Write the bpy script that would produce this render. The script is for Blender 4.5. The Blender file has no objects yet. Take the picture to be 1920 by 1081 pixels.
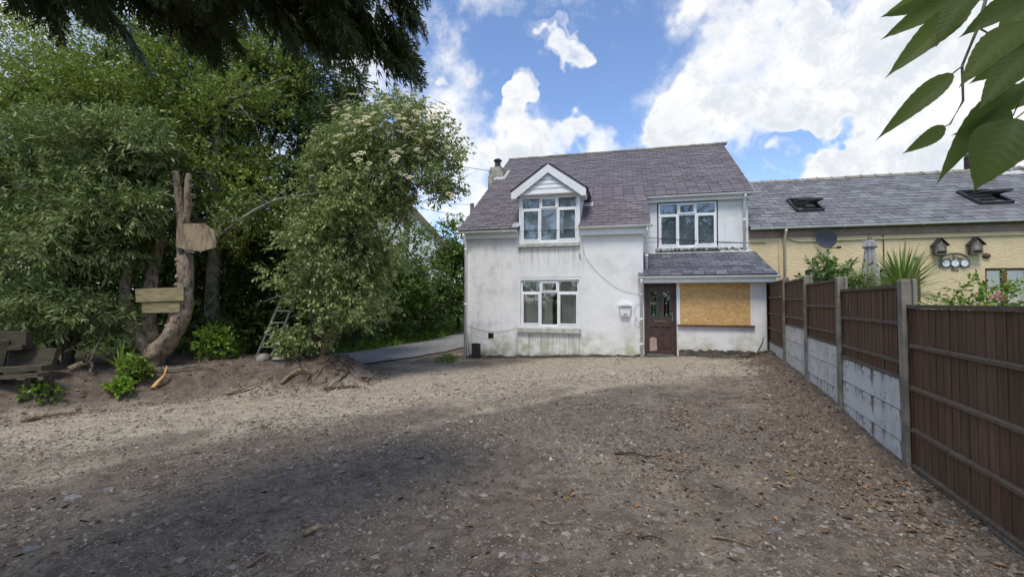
import bpy, math, random
import numpy as np
from mathutils import Matrix, Vector, Euler

random.seed(7)
SC = bpy.context.scene
COL = SC.collection

# ------------------------------------------------------------------ camera
CAM_H = 1.70
cam_d = bpy.data.cameras.new('camera')
cam = bpy.data.objects.new('camera', cam_d)
COL.objects.link(cam)
cam_d.sensor_width = 36.0
cam_d.lens = 36.0 * 850.5 / 1920.0
cam_d.clip_start = 0.05
cam_d.clip_end = 3000.0
cam.matrix_world = (Matrix.Translation((0, 0, CAM_H)) @ Matrix.Rotation(math.pi / 2 + 0.0297, 4, 'X')
                    @ Matrix.Rotation(0.003, 4, 'Z'))
SC.camera = cam

# ------------------------------------------------------------------ light
SUN_EL = math.radians(62)
SUN_H = Vector((-0.30, -0.95, 0)).normalized()          # horizontal direction towards the sun
SUN_DIR = Vector((SUN_H.x * math.cos(SUN_EL), SUN_H.y * math.cos(SUN_EL), math.sin(SUN_EL)))
SUN_STRENGTH = 1.4
SKY_STRENGTH = 0.10
CLOUD_STRENGTH = 0.53
sun_d = bpy.data.lights.new('sun', 'SUN')
sun = bpy.data.objects.new('sun', sun_d)
COL.objects.link(sun)
sun_d.energy = SUN_STRENGTH
sun_d.angle = math.radians(17.0)
sun_d.color = (1.0, 0.94, 0.85)
sun.rotation_euler = SUN_DIR.to_track_quat('Z', 'Y').to_euler()
sun.location = (0, -20, 40)

SC.view_settings.view_transform = 'Standard'
SC.view_settings.look = 'None'
SC.view_settings.gamma = 1.0
SC.view_settings.exposure = 1.0
SC.cycles.max_bounces = 7
SC.cycles.diffuse_bounces = 3
SC.cycles.glossy_bounces = 3
SC.cycles.transmission_bounces = 3
SC.cycles.transparent_max_bounces = 8
SC.cycles.caustics_reflective = False
SC.cycles.caustics_refractive = False

world = bpy.data.worlds.new('World')
SC.world = world
world.use_nodes = True


class NT:
    """small helper for building node trees"""
    def __init__(self, tree):
        self.t = tree
        tree.nodes.clear()

    def n(self, kind, **kw):
        nd = self.t.nodes.new(kind)
        for k, v in kw.items():
            if k.startswith('_'):
                setattr(nd, k[1:], v)
        return nd

    def link(self, a, b):
        self.t.links.new(a, b)

    def put(self, sock, v):
        if isinstance(v, bpy.types.NodeSocket):
            self.t.links.new(v, sock)
        elif isinstance(v, (tuple, list)):
            if len(v) == 3 and sock.type == 'RGBA':
                v = (*v, 1)
            sock.default_value = v
        else:
            sock.default_value = v

    def math(self, op, a, b=0.5, c=None, clamp=False):
        nd = self.n('ShaderNodeMath', _operation=op, _use_clamp=clamp)
        self.put(nd.inputs[0], a)
        self.put(nd.inputs[1], b)
        if c is not None:
            self.put(nd.inputs[2], c)
        return nd.outputs[0]

    def dot(self, a, b):
        nd = self.n('ShaderNodeVectorMath', _operation='DOT_PRODUCT')
        self.put(nd.inputs[0], a)
        self.put(nd.inputs[1], b)
        return nd.outputs['Value']

    def vmath(self, op, a, b):
        nd = self.n('ShaderNodeVectorMath', _operation=op)
        self.put(nd.inputs[0], a)
        self.put(nd.inputs[1], b)
        return nd.outputs[0]

    def maprange(self, v, a, b, c=0.0, d=1.0, smooth=True):
        nd = self.n('ShaderNodeMapRange', _interpolation_type='SMOOTHSTEP' if smooth else 'LINEAR')
        self.put(nd.inputs[0], v)
        for i, x in enumerate((a, b, c, d)):
            self.put(nd.inputs[i + 1], x)
        return nd.outputs[0]

    def noise(self, vec, scale, detail=4, rough=0.55, dist=0.0):
        nd = self.n('ShaderNodeTexNoise')
        if vec is not None:
            self.link(vec, nd.inputs['Vector'])
        nd.inputs['Scale'].default_value = scale
        nd.inputs['Detail'].default_value = detail
        nd.inputs['Roughness'].default_value = rough
        nd.inputs['Distortion'].default_value = dist
        return nd.outputs['Fac']

    def mix(self, fac, a, b, mode='MIX'):
        nd = self.n('ShaderNodeMix', _data_type='RGBA', _blend_type=mode)
        self.put(nd.inputs[0], fac)
        self.put(nd.inputs[6], a)
        self.put(nd.inputs[7], b)
        return nd.outputs[2]

    def ramp(self, fac, stops):
        nd = self.n('ShaderNodeValToRGB')
        cr = nd.color_ramp
        while len(cr.elements) < len(stops):
            cr.elements.new(0.5)
        for e, (p, c) in zip(cr.elements, stops):
            e.position = p
            e.color = (*c, 1)
        self.put(nd.inputs[0], fac)
        return nd.outputs[0]


def build_world():
    g = NT(world.node_tree)
    out = g.n('ShaderNodeOutputWorld')
    sky = g.n('ShaderNodeTexSky', _sky_type='NISHITA', _sun_disc=False)
    sky.sun_elevation = SUN_EL
    sky.sun_rotation = math.atan2(SUN_H.x, SUN_H.y)
    sky.air_density = 1.0
    sky.dust_density = 0.25
    sky.ozone_density = 1.6
    bg = g.n('ShaderNodeBackground')
    g.link(g.mix(1.0, sky.outputs[0], (0.95, 0.99, 1.10), 'MULTIPLY'), bg.inputs[0])
    bg.inputs[1].default_value = SKY_STRENGTH
    d = g.n('ShaderNodeTexCoord').outputs['Generated']
    # the cloud field: broken cumulus all round the sky
    warp = g.n('ShaderNodeTexNoise')
    g.link(d, warp.inputs['Vector'])
    warp.inputs['Scale'].default_value = 11.0
    warp.inputs['Detail'].default_value = 3
    wv = g.vmath('SUBTRACT', warp.outputs['Color'], (0.5, 0.5, 0.5))
    wv = g.vmath('MULTIPLY', wv, (0.055, 0.055, 0.055))
    dw = g.vmath('ADD', d, wv)
    big = g.noise(dw, 1.7, 2, 0.5)
    fine = g.noise(dw, 6.0, 12, 0.66)
    # where the larger cloud banks lie: direction, radius in degrees, weight
    banks = [((0.427, 0.817, 0.387), 13, .50), ((0.355, 0.858, 0.365), 6.5, .42), ((0.514, 0.803, 0.303), 11, .42), ((0.589, 0.716, 0.374), 13, .45),
             ((0.66, 0.703, 0.266), 16, .5), ((0.70, 0.60, 0.385), 16, .5), ((0.425, 0.80, 0.43), 8, .40), ((0.46, 0.765, 0.47), 5, .25),
             ((0.40, 0.87, 0.29), 7, .30),
             ((0.03, 0.94, 0.335), 8, .30), ((-0.085, 0.915, 0.385), 4.5, .40), ((0.132, 0.945, 0.31), 8.5, .42), ((-0.04, 0.955, 0.29), 9, .40),
             ((0.060, 0.888, 0.452), 3.6, .42), ((0.070, 0.905, 0.418), 3.4, .36), ((0.008, 0.884, 0.468), 6.0, -.35), ((0.22, 0.93, 0.29), 7, .35), ((-0.225, 0.83, 0.512), 5, .12),
             ((0.452, 0.855, 0.250), 9.0, -.62), ((0.477, 0.836, 0.271), 7.0, -.34), ((0.503, 0.811, 0.298), 6.0, -.30), ((0.522, 0.788, 0.327), 4.0, -.35), ((0.538, 0.770, 0.345), 3.5, -.3), ((0.505, 0.730, 0.475), 8.0, -.75), ((0.61, 0.72, 0.335), 4.0, -.45),
             ((0.15, 0.856, 0.50), 19, -.44), ((-0.16, 0.87, 0.46), 10, -.30)]
    acc = g.math('MULTIPLY_ADD', big, 0.62, -0.06)
    acc = g.math('MULTIPLY_ADD', fine, 2.6, g.math('SUBTRACT', acc, 1.30))
    for c, ro, w in banks:
        v = Vector(c).normalized()
        m = g.maprange(g.dot(dw, tuple(v)), math.cos(math.radians(ro)), 1.0, 0, w)
        acc = g.math('ADD', acc, m)
    mask = g.maprange(acc, -0.02, 0.80)
    # thicker parts turn grey, billows stay white
    fine2 = g.noise(g.vmath('ADD', dw, (0.0, 0.0, 0.030)), 6.0, 12, 0.66)
    bill = g.maprange(g.math('SUBTRACT', fine, fine2), -0.10, 0.12, 1.0, 0.0)
    thick = g.maprange(acc, 0.40, 0.95)
    soft = g.maprange(g.noise(g.vmath('ADD', d, (3.1, 1.7, 0.4)), 4.2, 4, 0.55), 0.40, 0.66, 0.0, 0.65)
    sh = g.math('MULTIPLY', thick, g.math('MAXIMUM', bill, soft))
    ccol = g.mix(sh, (1.0, 1.0, 1.0), (0.72, 0.765, 0.83))
    bgc = g.n('ShaderNodeBackground')
    g.link(ccol, bgc.inputs[0])
    bgc.inputs[1].default_value = CLOUD_STRENGTH
    ms = g.n('ShaderNodeMixShader')
    g.link(mask, ms.inputs[0])
    g.link(bg.outputs[0], ms.inputs[1])
    g.link(bgc.outputs[0], ms.inputs[2])
    g.link(ms.outputs[0], out.inputs[0])


build_world()

# ------------------------------------------------------------------ materials
MATS = {}


def new_mat(name):
    m = bpy.data.materials.new(name)
    m.use_nodes = True
    g = NT(m.node_tree)
    out = g.n('ShaderNodeOutputMaterial')
    p = g.n('ShaderNodeBsdfPrincipled')
    g.link(p.outputs[0], out.inputs[0])
    MATS[name] = m
    return m, g, p, out


def coords(g, kind='Object'):
    return g.n('ShaderNodeTexCoord').outputs[kind]


def geo_pos(g):
    return g.n('ShaderNodeNewGeometry').outputs['Position']


def bump(g, p, h, strength, dist=0.02):
    b = g.n('ShaderNodeBump')
    b.inputs['Strength'].default_value = strength
    b.inputs['Distance'].default_value = dist
    g.link(h, b.inputs['Height'])
    g.link(b.outputs[0], p.inputs['Normal'])


def rand_piece(g):
    a = g.n('ShaderNodeObjectInfo').outputs['Random']
    b = g.n('ShaderNodeNewGeometry').outputs['Random Per Island']
    return g.math('FRACT', g.math('ADD', a, b))


def simple(name, c1, c2=None, scale=3.0, rough=0.7, bs=0.0, bscale=30.0, bdist=0.01, spec=0.4, metal=0.0,
           vary=0.0, lo=0.35, hi=0.65, stretch=None):
    m, g, p, out = new_mat(name)
    pos = geo_pos(g)
    if stretch:
        pos = g.vmath('MULTIPLY', pos, stretch)
    col = c1
    if c2 is not None:
        f = g.maprange(g.noise(pos, scale, 6, 0.6), lo, hi)
        col = g.mix(f, c1, c2)
    if vary:
        r = rand_piece(g)
        k = g.maprange(r, 0, 1, 1 - vary, 1 + vary, False)
        cmb = g.n('ShaderNodeCombineColor')
        for i in range(3):
            g.link(k, cmb.inputs[i])
        col = g.mix(1.0, col, cmb.outputs[0], 'MULTIPLY')
    g.put(p.inputs['Base Color'], col)
    p.inputs['Roughness'].default_value = rough
    p.inputs['Specular IOR Level'].default_value = spec
    p.inputs['Metallic'].default_value = metal
    if bs:
        bump(g, p, g.noise(pos, bscale, 6, 0.65), bs, bdist)
    return m


def mat_wall(name, base, dirt, algae, z_foot=0.0):
    """white painted render: blotchy grime, green algae towards the foot, run marks"""
    m, g, p, out = new_mat(name)
    pos = coords(g)
    sep = g.n('ShaderNodeSeparateXYZ')
    g.link(pos, sep.inputs[0])
    z = sep.outputs[2]
    n1 = g.noise(pos, 1.3, 8, 0.62)
    col = g.mix(g.maprange(n1, 0.42, 0.78, 0, 0.55), base, dirt)
    run = g.noise(g.vmath('MULTIPLY', pos, (7.0, 7.0, 0.5)), 1.0, 6, 0.6)
    col = g.mix(g.maprange(run, 0.52, 0.8, 0, 0.5), col, dirt)
    foot = g.math('MULTIPLY', g.maprange(g.math('ADD', z, g.math('MULTIPLY', g.noise(pos, 1.7, 5, .6), -1.5)), z_foot + 0.35, z_foot - 0.75),
                  g.maprange(g.noise(pos, 3.3, 7, 0.65), 0.33, 0.62))
    col = g.mix(g.math('MULTIPLY', foot, 0.85), col, algae)
    # run marks and algae below the two sills
    u = sep.outputs[0]
    under = g.math('MULTIPLY', g.math('MULTIPLY', g.maprange(u, 1.50, 1.78), g.maprange(u, 3.80, 3.52)),
                   g.math('MAXIMUM', g.maprange(z, 0.84, 0.72), g.math('MULTIPLY', g.math('MULTIPLY', g.maprange(z, 3.40, 3.30), g.maprange(z, 2.45, 3.25)), 0.7)))
    drip = g.noise(g.vmath('MULTIPLY', pos, (11.0, 11.0, 0.6)), 1.0, 6, 0.6)
    col = g.mix(g.math('MULTIPLY', under, g.maprange(drip, 0.44, 0.66, 0, 0.75)), col, (0.34, 0.33, 0.24))
    # grey mould blotches on the lane side of the front
    mould = g.math('MULTIPLY', g.maprange(u, 2.2, 0.6), g.maprange(g.noise(pos, 2.6, 8, 0.7), 0.50, 0.66))
    col = g.mix(g.math('MULTIPLY', mould, 0.4), col, (0.36, 0.36, 0.35))
    sp = g.noise(pos, 14.0, 8, 0.7)
    col = g.mix(g.maprange(sp, 0.64, 0.74, 0, 0.5), col, (0.20, 0.20, 0.19))
    base_dirt = g.math('MULTIPLY', g.maprange(z, z_foot + 0.28, z_foot + 0.02), g.maprange(g.noise(pos, 5, 5, .6), 0.3, 0.65))
    col = g.mix(base_dirt, col, (0.16, 0.135, 0.11))
    g.put(p.inputs['Base Color'], col)
    p.inputs['Roughness'].default_value = 0.85
    p.inputs['Specular IOR Level'].default_value = 0.25
    h = g.math('ADD', g.math('MULTIPLY', g.noise(pos, 4, 6, 0.6), 1.2), g.math('MULTIPLY', g.noise(pos, 45, 4, 0.6), 0.35))
    bump(g, p, h, 0.55, 0.02)
    return m


def mat_slate(name, stops, lichen):
    m, g, p, out = new_mat(name)
    r = rand_piece(g)
    col = g.ramp(r, stops)
    pos = geo_pos(g)
    n = g.noise(pos, 9, 7, 0.65)
    col = g.mix(g.maprange(n, 0.5, 0.8, 0, 0.5), col, lichen)
    n2 = g.noise(pos, 0.8, 4, 0.6)
    col = g.mix(g.maprange(n2, 0.4, 0.7, 0, 0.3), col, stops[0][1])
    g.put(p.inputs['Base Color'], col)
    g.put(p.inputs['Roughness'], g.maprange(g.noise(pos, 20, 5, 0.6), 0.3, 0.7, 0.45, 0.75))
    p.inputs['Specular IOR Level'].default_value = 0.45
    bump(g, p, g.noise(pos, 28, 6, 0.6), 0.35, 0.01)
    return m


FOL = (2.75, 2.35, 1.75)


def mat_leaf(name, stops, trans=0.35, rough=0.45, spec=0.35, tcol=None):
    m = bpy.data.materials.new(name)
    m.use_nodes = True
    MATS[name] = m
    g = NT(m.node_tree)
    out = g.n('ShaderNodeOutputMaterial')
    p = g.n('ShaderNodeBsdfPrincipled')
    stops = [(q, (c[0] * FOL[0], c[1] * FOL[1], c[2] * FOL[2])) for q, c in stops]
    col = g.ramp(rand_piece(g), stops)
    pos = geo_pos(g)
    col = g.mix(g.maprange(g.noise(pos, 0.9, 3, 0.5), 0.35, 0.7, 0, 0.45), col, stops[0][1])
    g.put(p.inputs['Base Color'], col)
    p.inputs['Roughness'].default_value = rough
    p.inputs['Specular IOR Level'].default_value = spec
    t = g.n('ShaderNodeBsdfTranslucent')
    g.put(t.inputs[0], g.mix(0.5, col, tcol or (0.16, 0.24, 0.03)))
    ms = g.n('ShaderNodeMixShader')
    ms.inputs[0].default_value = trans
    g.link(p.outputs[0], ms.inputs[1])
    g.link(t.outputs[0], ms.inputs[2])
    g.link(ms.outputs[0], out.inputs[0])
    return m


def mat_bark(name, c1, c2, c3, scale=6.0):
    m, g, p, out = new_mat(name)
    pos = geo_pos(g)
    st = g.vmath('MULTIPLY', pos, (1, 1, 0.35))
    n = g.noise(st, scale * 3, 8, 0.65)
    col = g.mix(g.maprange(n, 0.45, 0.62), c1, c2)
    col = g.mix(g.maprange(g.noise(pos, scale * 0.9, 6, 0.65), 0.5, 0.66), col, c3)
    col = g.mix(g.maprange(g.noise(pos, scale * 2.1, 6, 0.7), 0.58, 0.68), col, c2)
    g.put(p.inputs['Base Color'], col)
    p.inputs['Roughness'].default_value = 0.9
    p.inputs['Specular IOR Level'].default_value = 0.2
    bump(g, p, n, 0.9, 0.03)
    return m


mat_wall('white_render', (0.82, 0.81, 0.79), (0.52, 0.51, 0.49), (0.36, 0.36, 0.20))
mat_wall('white_render_upper', (0.76, 0.755, 0.74), (0.42, 0.41, 0.385), (0.45, 0.45, 0.40), 2.6)
mat_slate('slate_purple', [(0.0, (0.105, 0.088, 0.094)), (0.5, (0.138, 0.117, 0.124)), (1.0, (0.168, 0.146, 0.152))], (0.24, 0.22, 0.22))
mat_slate('slate_blue', [(0.0, (0.112, 0.111, 0.115)), (0.5, (0.155, 0.154, 0.159)), (1.0, (0.205, 0.204, 0.208))], (0.30, 0.30, 0.30))
mat_slate('slate_porch', [(0.0, (0.075, 0.078, 0.095)), (0.5, (0.115, 0.118, 0.138)), (1.0, (0.170, 0.172, 0.19))], (0.24, 0.24, 0.23))
simple('deck', (0.03, 0.03, 0.035), rough=0.9)
simple('upvc', (0.84, 0.845, 0.85), (0.77, 0.775, 0.78), 5, 0.35, spec=0.5)
simple('gutter_white', (0.86, 0.86, 0.86), (0.78, 0.78, 0.76), 3, 0.5, spec=0.3)
simple('sill_stone', (0.56, 0.56, 0.52), (0.36, 0.35, 0.28), 6, 0.85, 0.4, 40)
simple('sill_dirty', (0.50, 0.49, 0.46), (0.06, 0.055, 0.05), 12, 0.9, 0.6, 30, lo=0.42, hi=0.58)
simple('lead', (0.33, 0.34, 0.36), (0.50, 0.50, 0.50), 6, 0.6)
simple('mortar', (0.55, 0.54, 0.52), (0.36, 0.35, 0.33), 9, 0.9, 0.8, 25)
simple('concrete', (0.29, 0.265, 0.22), (0.16, 0.145, 0.115), 4, 0.92, 0.8, 60, vary=0.08)
simple('cream_paint', (0.66, 0.56, 0.36), rough=0.6)
simple('brown_timber', (0.115, 0.052, 0.030), (0.075, 0.035, 0.02), 8, 0.6, 0.3, 40)
simple('brown_fascia', (0.30, 0.225, 0.18), (0.22, 0.165, 0.135), 4, 0.7)
simple('oak_frame', (0.21, 0.095, 0.035), (0.13, 0.06, 0.025), 8, 0.5)
simple('door_brown', (0.082, 0.047, 0.040), (0.055, 0.032, 0.028), 6, 0.5, 0.2, 30)
simple('bare_ply', (0.46, 0.33, 0.27), (0.36, 0.25, 0.20), 8, 0.8)
simple('black_plastic', (0.025, 0.026, 0.03), rough=0.5)
simple('dark_metal', (0.045, 0.045, 0.05), (0.03, 0.03, 0.03), 8, 0.5)
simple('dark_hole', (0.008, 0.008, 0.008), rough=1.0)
simple('dish_grey', (0.13, 0.145, 0.17), rough=0.5)
simple('clock_white', (0.75, 0.76, 0.76), rough=0.4)
simple('pewter', (0.20, 0.20, 0.20), (0.12, 0.12, 0.12), 20, 0.5)
simple('weathered_wood', (0.20, 0.17, 0.14), (0.11, 0.09, 0.07), 12, 0.85, 0.4, 40)
simple('mossy_plank', (0.36, 0.29, 0.15), (0.22, 0.185, 0.10), 6, 0.9, 0.6, 40, vary=0.2, stretch=(1, 1, 4))
simple('old_plank', (0.085, 0.068, 0.042), (0.05, 0.04, 0.026), 6, 0.9, 0.6, 40, vary=0.3, stretch=(1, 1, 4))
simple('backboard_wood', (0.33, 0.255, 0.155), (0.17, 0.125, 0.08), 5, 0.85, 0.5, 40, stretch=(3, 1, .8), lo=.42, hi=.62)
simple('curtain_cloth', (0.82, 0.78, 0.69), (0.72, 0.68, 0.59), 4, 0.9)
simple('pale_sky_sheet', (0.74, 0.79, 0.81), rough=0.8)  # pale colour imitating the sky mirrored in the dormer panes
simple('grey_sky_sheet', (0.42, 0.46, 0.52), rough=0.8)  # grey-blue colour imitating the sky mirrored in the window above the porch
simple('aluminium', (0.24, 0.25, 0.24), (0.16, 0.165, 0.155), 7, 0.5, metal=0.3)
simple('cable_black', (0.03, 0.03, 0.035), rough=0.6)
simple('cable_grey', (0.33, 0.33, 0.33), rough=0.6)
simple('green_lead', (0.045, 0.13, 0.095), rough=0.5)
simple('letter_gold', (0.16, 0.13, 0.09), rough=0.4, metal=0.4)
simple('stone_pale', (0.33, 0.30, 0.26), (0.22, 0.20, 0.17), 10, 0.9, 0.5, 30)
simple('stone_rust', (0.16, 0.085, 0.06), (0.10, 0.06, 0.05), 10, 0.9, 0.5, 30)
simple('brick_dark', (0.10, 0.06, 0.055), (0.075, 0.05, 0.048), 8, 0.9, vary=0.25)
simple('chimney_render', (0.48, 0.45, 0.37), (0.24, 0.23, 0.19), 4.0, 0.95, 1.0, 12, 0.03)
simple('plinth', (0.145, 0.12, 0.10), (0.075, 0.065, 0.055), 5, 0.95, 1.0, 18, 0.04)
simple('parasol_cloth', (0.40, 0.38, 0.37), (0.30, 0.28, 0.28), 6, 0.9)
simple('far_white', (0.70, 0.71, 0.70), rough=0.9)
simple('far_barge', (0.22, 0.13, 0.07), rough=0.8)
simple('interior_dark', (0.10, 0.095, 0.09), rough=1.0)
simple('terracotta', (0.30, 0.13, 0.07), rough=0.9)
mat_bark('bark_pale', (0.27, 0.205, 0.145), (0.10, 0.075, 0.055), (0.36, 0.30, 0.23), 5)
mat_bark('bark_dark', (0.10, 0.08, 0.06), (0.055, 0.045, 0.035), (0.10, 0.11, 0.06), 5)
mat_bark('bark_lichen', (0.25, 0.23, 0.18), (0.12, 0.105, 0.08), (0.30, 0.31, 0.24), 5)
mat_bark('bark_brown', (0.17, 0.13, 0.09), (0.09, 0.07, 0.05), (0.17, 0.16, 0.10), 5)
mat_bark('dead_wood', (0.27, 0.21, 0.14), (0.14, 0.105, 0.075), (0.40, 0.31, 0.19), 12)
mat_bark('root_dark', (0.085, 0.062, 0.048), (0.045, 0.034, 0.028), (0.13, 0.095, 0.07), 12)
simple('soil_crumb', (0.15, 0.115, 0.088), (0.09, 0.068, 0.052), 8, 0.95, vary=0.35)
simple('split_wood', (0.66, 0.42, 0.16), (0.55, 0.24, 0.09), 9, 0.7)


def mat_glass():
    m = bpy.data.materials.new('glass')
    m.use_nodes = True
    MATS['glass'] = m
    g = NT(m.node_tree)
    out = g.n('ShaderNodeOutputMaterial')
    gl = g.n('ShaderNodeBsdfGlossy')
    gl.inputs['Roughness'].default_value = 0.015
    gl.inputs['Color'].default_value = (0.92, 0.96, 1, 1)
    tr = g.n('ShaderNodeBsdfTransparent')
    tr.inputs[0].default_value = (0.97, 0.98, 0.98, 1)
    fr = g.n('ShaderNodeFresnel')
    fr.inputs[0].default_value = 1.9
    pos = geo_pos(g)
    b = g.n('ShaderNodeBump')
    b.inputs['Strength'].default_value = 0.04
    b.inputs['Distance'].default_value = 0.02
    g.link(g.noise(pos, 2.5, 2, 0.5), b.inputs['Height'])
    g.link(b.outputs[0], gl.inputs['Normal'])
    ms = g.n('ShaderNodeMixShader')
    g.link(g.math('MULTIPLY', fr.outputs[0], 0.85, clamp=True), ms.inputs[0])
    g.link(tr.outputs[0], ms.inputs[1])
    g.link(gl.outputs[0], ms.inputs[2])
    g.link(ms.outputs[0], out.inputs[0])


mat_glass()


def mat_osb():
    m, g, p, out = new_mat('osb')
    pos = coords(g)
    v = g.n('ShaderNodeTexVoronoi')
    v.inputs['Scale'].default_value = 26
    w = g.vmath('MULTIPLY', pos, (0.6, 1, 1.6))
    nz = g.n('ShaderNodeTexNoise')
    nz.inputs['Scale'].default_value = 9
    g.link(pos, nz.inputs['Vector'])
    w2 = g.vmath('ADD', w, g.vmath('MULTIPLY', nz.outputs['Color'], (0.13, 0.13, 0.13)))
    g.link(w2, v.inputs['Vector'])
    sep = g.n('ShaderNodeSeparateColor')
    g.link(v.outputs['Color'], sep.inputs[0])
    col = g.ramp(sep.outputs[0], [(0, (0.46, 0.265, 0.09)), (0.3, (0.55, 0.33, 0.12)), (0.8, (0.62, 0.40, 0.16)), (1, (0.70, 0.49, 0.24))])
    col = g.mix(g.maprange(g.noise(pos, 26, 5, .6), .56, .7, 0, .45), col, (0.24, 0.13, 0.05))
    g.put(p.inputs['Base Color'], col)
    p.inputs['Roughness'].default_value = 0.7
    bump(g, p, sep.outputs[1], 0.3, 0.006)


mat_osb()


def mat_pebbledash():
    m, g, p, out = new_mat('cream_roughcast')
    pos = coords(g)
    st = g.vmath('MULTIPLY', pos, (0.75, 1, 1.7))
    n = g.noise(st, 16, 5, 0.6, 0.9)
    col = g.mix(g.maprange(g.noise(pos, 1.6, 6, .6), .4, .7), (0.74, 0.60, 0.37), (0.67, 0.53, 0.315))
    col = g.mix(g.maprange(g.noise(g.vmath('MULTIPLY', pos, (5, 5, .5)), 1, 6, .6), .58, .8, 0, .5), col, (0.34, 0.29, 0.20))
    g.put(p.inputs['Base Color'], col)
    p.inputs['Roughness'].default_value = 0.9
    p.inputs['Specular IOR Level'].default_value = 0.2
    bump(g, p, n, 0.8, 0.035)


mat_pebbledash()


def mat_fence(name, c1, c2, c3):
    m, g, p, out = new_mat(name)
    pos = geo_pos(g)
    r = rand_piece(g)
    st = g.vmath('MULTIPLY', pos, (14, 14, 0.9))
    n = g.noise(st, 2.2, 7, 0.65)
    col = g.mix(g.maprange(n, .3, .7), c1, c2)
    col = g.mix(g.maprange(g.noise(pos, 1.4, 5, .6), .45, .72, 0, .8), col, c3)
    col = g.mix(g.maprange(g.noise(g.vmath('MULTIPLY', pos, (3, 3, 1.2)), 1.0, 7, .68), .54, .70, 0, .55), col, (c3[0] * 1.5, c3[1] * 1.6, c3[2] * 1.6))
    k = g.maprange(r, 0, 1, .86, 1.14, False)
    cmb = g.n('ShaderNodeCombineColor')
    for i in range(3):
        g.link(k, cmb.inputs[i])
    col = g.mix(1.0, col, cmb.outputs[0], 'MULTIPLY')
    g.put(p.inputs['Base Color'], col)
    p.inputs['Roughness'].default_value = 0.85
    p.inputs['Specular IOR Level'].default_value = 0.25
    bump(g, p, n, 0.5, 0.01)


mat_fence('fence_board', (0.185, 0.108, 0.064), (0.098, 0.058, 0.036), (0.130, 0.086, 0.053))
mat_fence('fence_rail', (0.165, 0.128, 0.094), (0.095, 0.070, 0.050), (0.130, 0.112, 0.080))


def mat_gravel_board():
    m, g, p, out = new_mat('gravel_board')
    pos = coords(g)
    col = g.mix(g.maprange(g.noise(pos, 2.5, 6, .6), .4, .7), (0.68, 0.665, 0.635), (0.52, 0.51, 0.48))
    run = g.noise(g.vmath('MULTIPLY', pos, (9, 9, 0.7)), 1.0, 5, 0.55)
    sep = g.n('ShaderNodeSeparateXYZ')
    g.link(pos, sep.inputs[0])
    st = g.maprange(g.math('ADD', run, g.math('MULTIPLY', sep.outputs[2], 0.75)), .46, .60)
    upper = g.maprange(g.n('ShaderNodeObjectInfo').outputs['Random'], .35, .5, 1.0, .25)
    col = g.mix(g.math('MULTIPLY', st, upper), col, (0.13, 0.11, 0.09))
    col = g.mix(g.math('MULTIPLY', g.maprange(g.noise(pos, 6, 5, .6), .58, .68), .7), col, (0.20, 0.19, 0.10))
    g.put(p.inputs['Base Color'], col)
    p.inputs['Roughness'].default_value = 0.9
    bump(g, p, g.noise(pos, 50, 4, .6), 0.4, 0.01)


mat_gravel_board()

mat_leaf('leaf_elder', [(0, (0.070, 0.108, 0.052)), (0.45, (0.115, 0.160, 0.082)), (0.85, (0.165, 0.208, 0.118)), (1, (0.20, 0.22, 0.13))], 0.30)
mat_leaf('leaf_buddleia', [(0, (0.046, 0.074, 0.034)), (0.5, (0.084, 0.122, 0.058)), (0.85, (0.120, 0.158, 0.092)), (1, (0.16, 0.20, 0.13))], 0.25, 0.55, 0.25)
mat_leaf('leaf_alder', [(0, (0.046, 0.080, 0.022)), (0.5, (0.088, 0.130, 0.038)), (0.9, (0.135, 0.170, 0.056)), (1, (0.17, 0.19, 0.08))], 0.35)
mat_leaf('leaf_birch', [(0, (0.060, 0.095, 0.022)), (0.5, (0.110, 0.150, 0.040)), (1, (0.17, 0.19, 0.06))], 0.4)
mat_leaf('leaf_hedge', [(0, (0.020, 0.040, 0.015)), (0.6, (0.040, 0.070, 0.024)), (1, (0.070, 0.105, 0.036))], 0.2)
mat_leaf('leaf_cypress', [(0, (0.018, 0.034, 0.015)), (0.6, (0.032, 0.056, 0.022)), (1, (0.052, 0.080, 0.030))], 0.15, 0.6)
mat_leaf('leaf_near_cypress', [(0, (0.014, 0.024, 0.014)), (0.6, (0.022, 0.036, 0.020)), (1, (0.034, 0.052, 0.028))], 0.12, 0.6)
mat_leaf('leaf_far', [(0, (0.030, 0.062, 0.018)), (0.5, (0.055, 0.100, 0.026)), (1, (0.090, 0.140, 0.042))], 0.3)
mat_leaf('leaf_verge', [(0, (0.038, 0.075, 0.016)), (0.6, (0.070, 0.125, 0.026)), (1, (0.12, 0.17, 0.04))], 0.3)
mat_leaf('leaf_fresh', [(0, (0.075, 0.150, 0.024)), (0.6, (0.120, 0.210, 0.040)), (1, (0.19, 0.26, 0.06))], 0.35)
mat_leaf('leaf_sword', [(0, (0.045, 0.085, 0.030)), (0.5, (0.080, 0.130, 0.045)), (1, (0.16, 0.19, 0.08))], 0.25)
mat_leaf('leaf_rhodo', [(0, (0.030, 0.060, 0.022)), (0.6, (0.060, 0.105, 0.040)), (1, (0.10, 0.15, 0.07))], 0.2)
mat_leaf('petal_cream', [(0, (0.23, 0.245, 0.20)), (1, (0.34, 0.37, 0.33))], 0.25, 0.8, 0.1, (0.6, 0.55, 0.35))
mat_leaf('petal_pink', [(0, (0.20, 0.09, 0.11)), (1, (0.26, 0.14, 0.16))], 0.25, 0.8, 0.1, (0.6, 0.3, 0.3))


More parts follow.
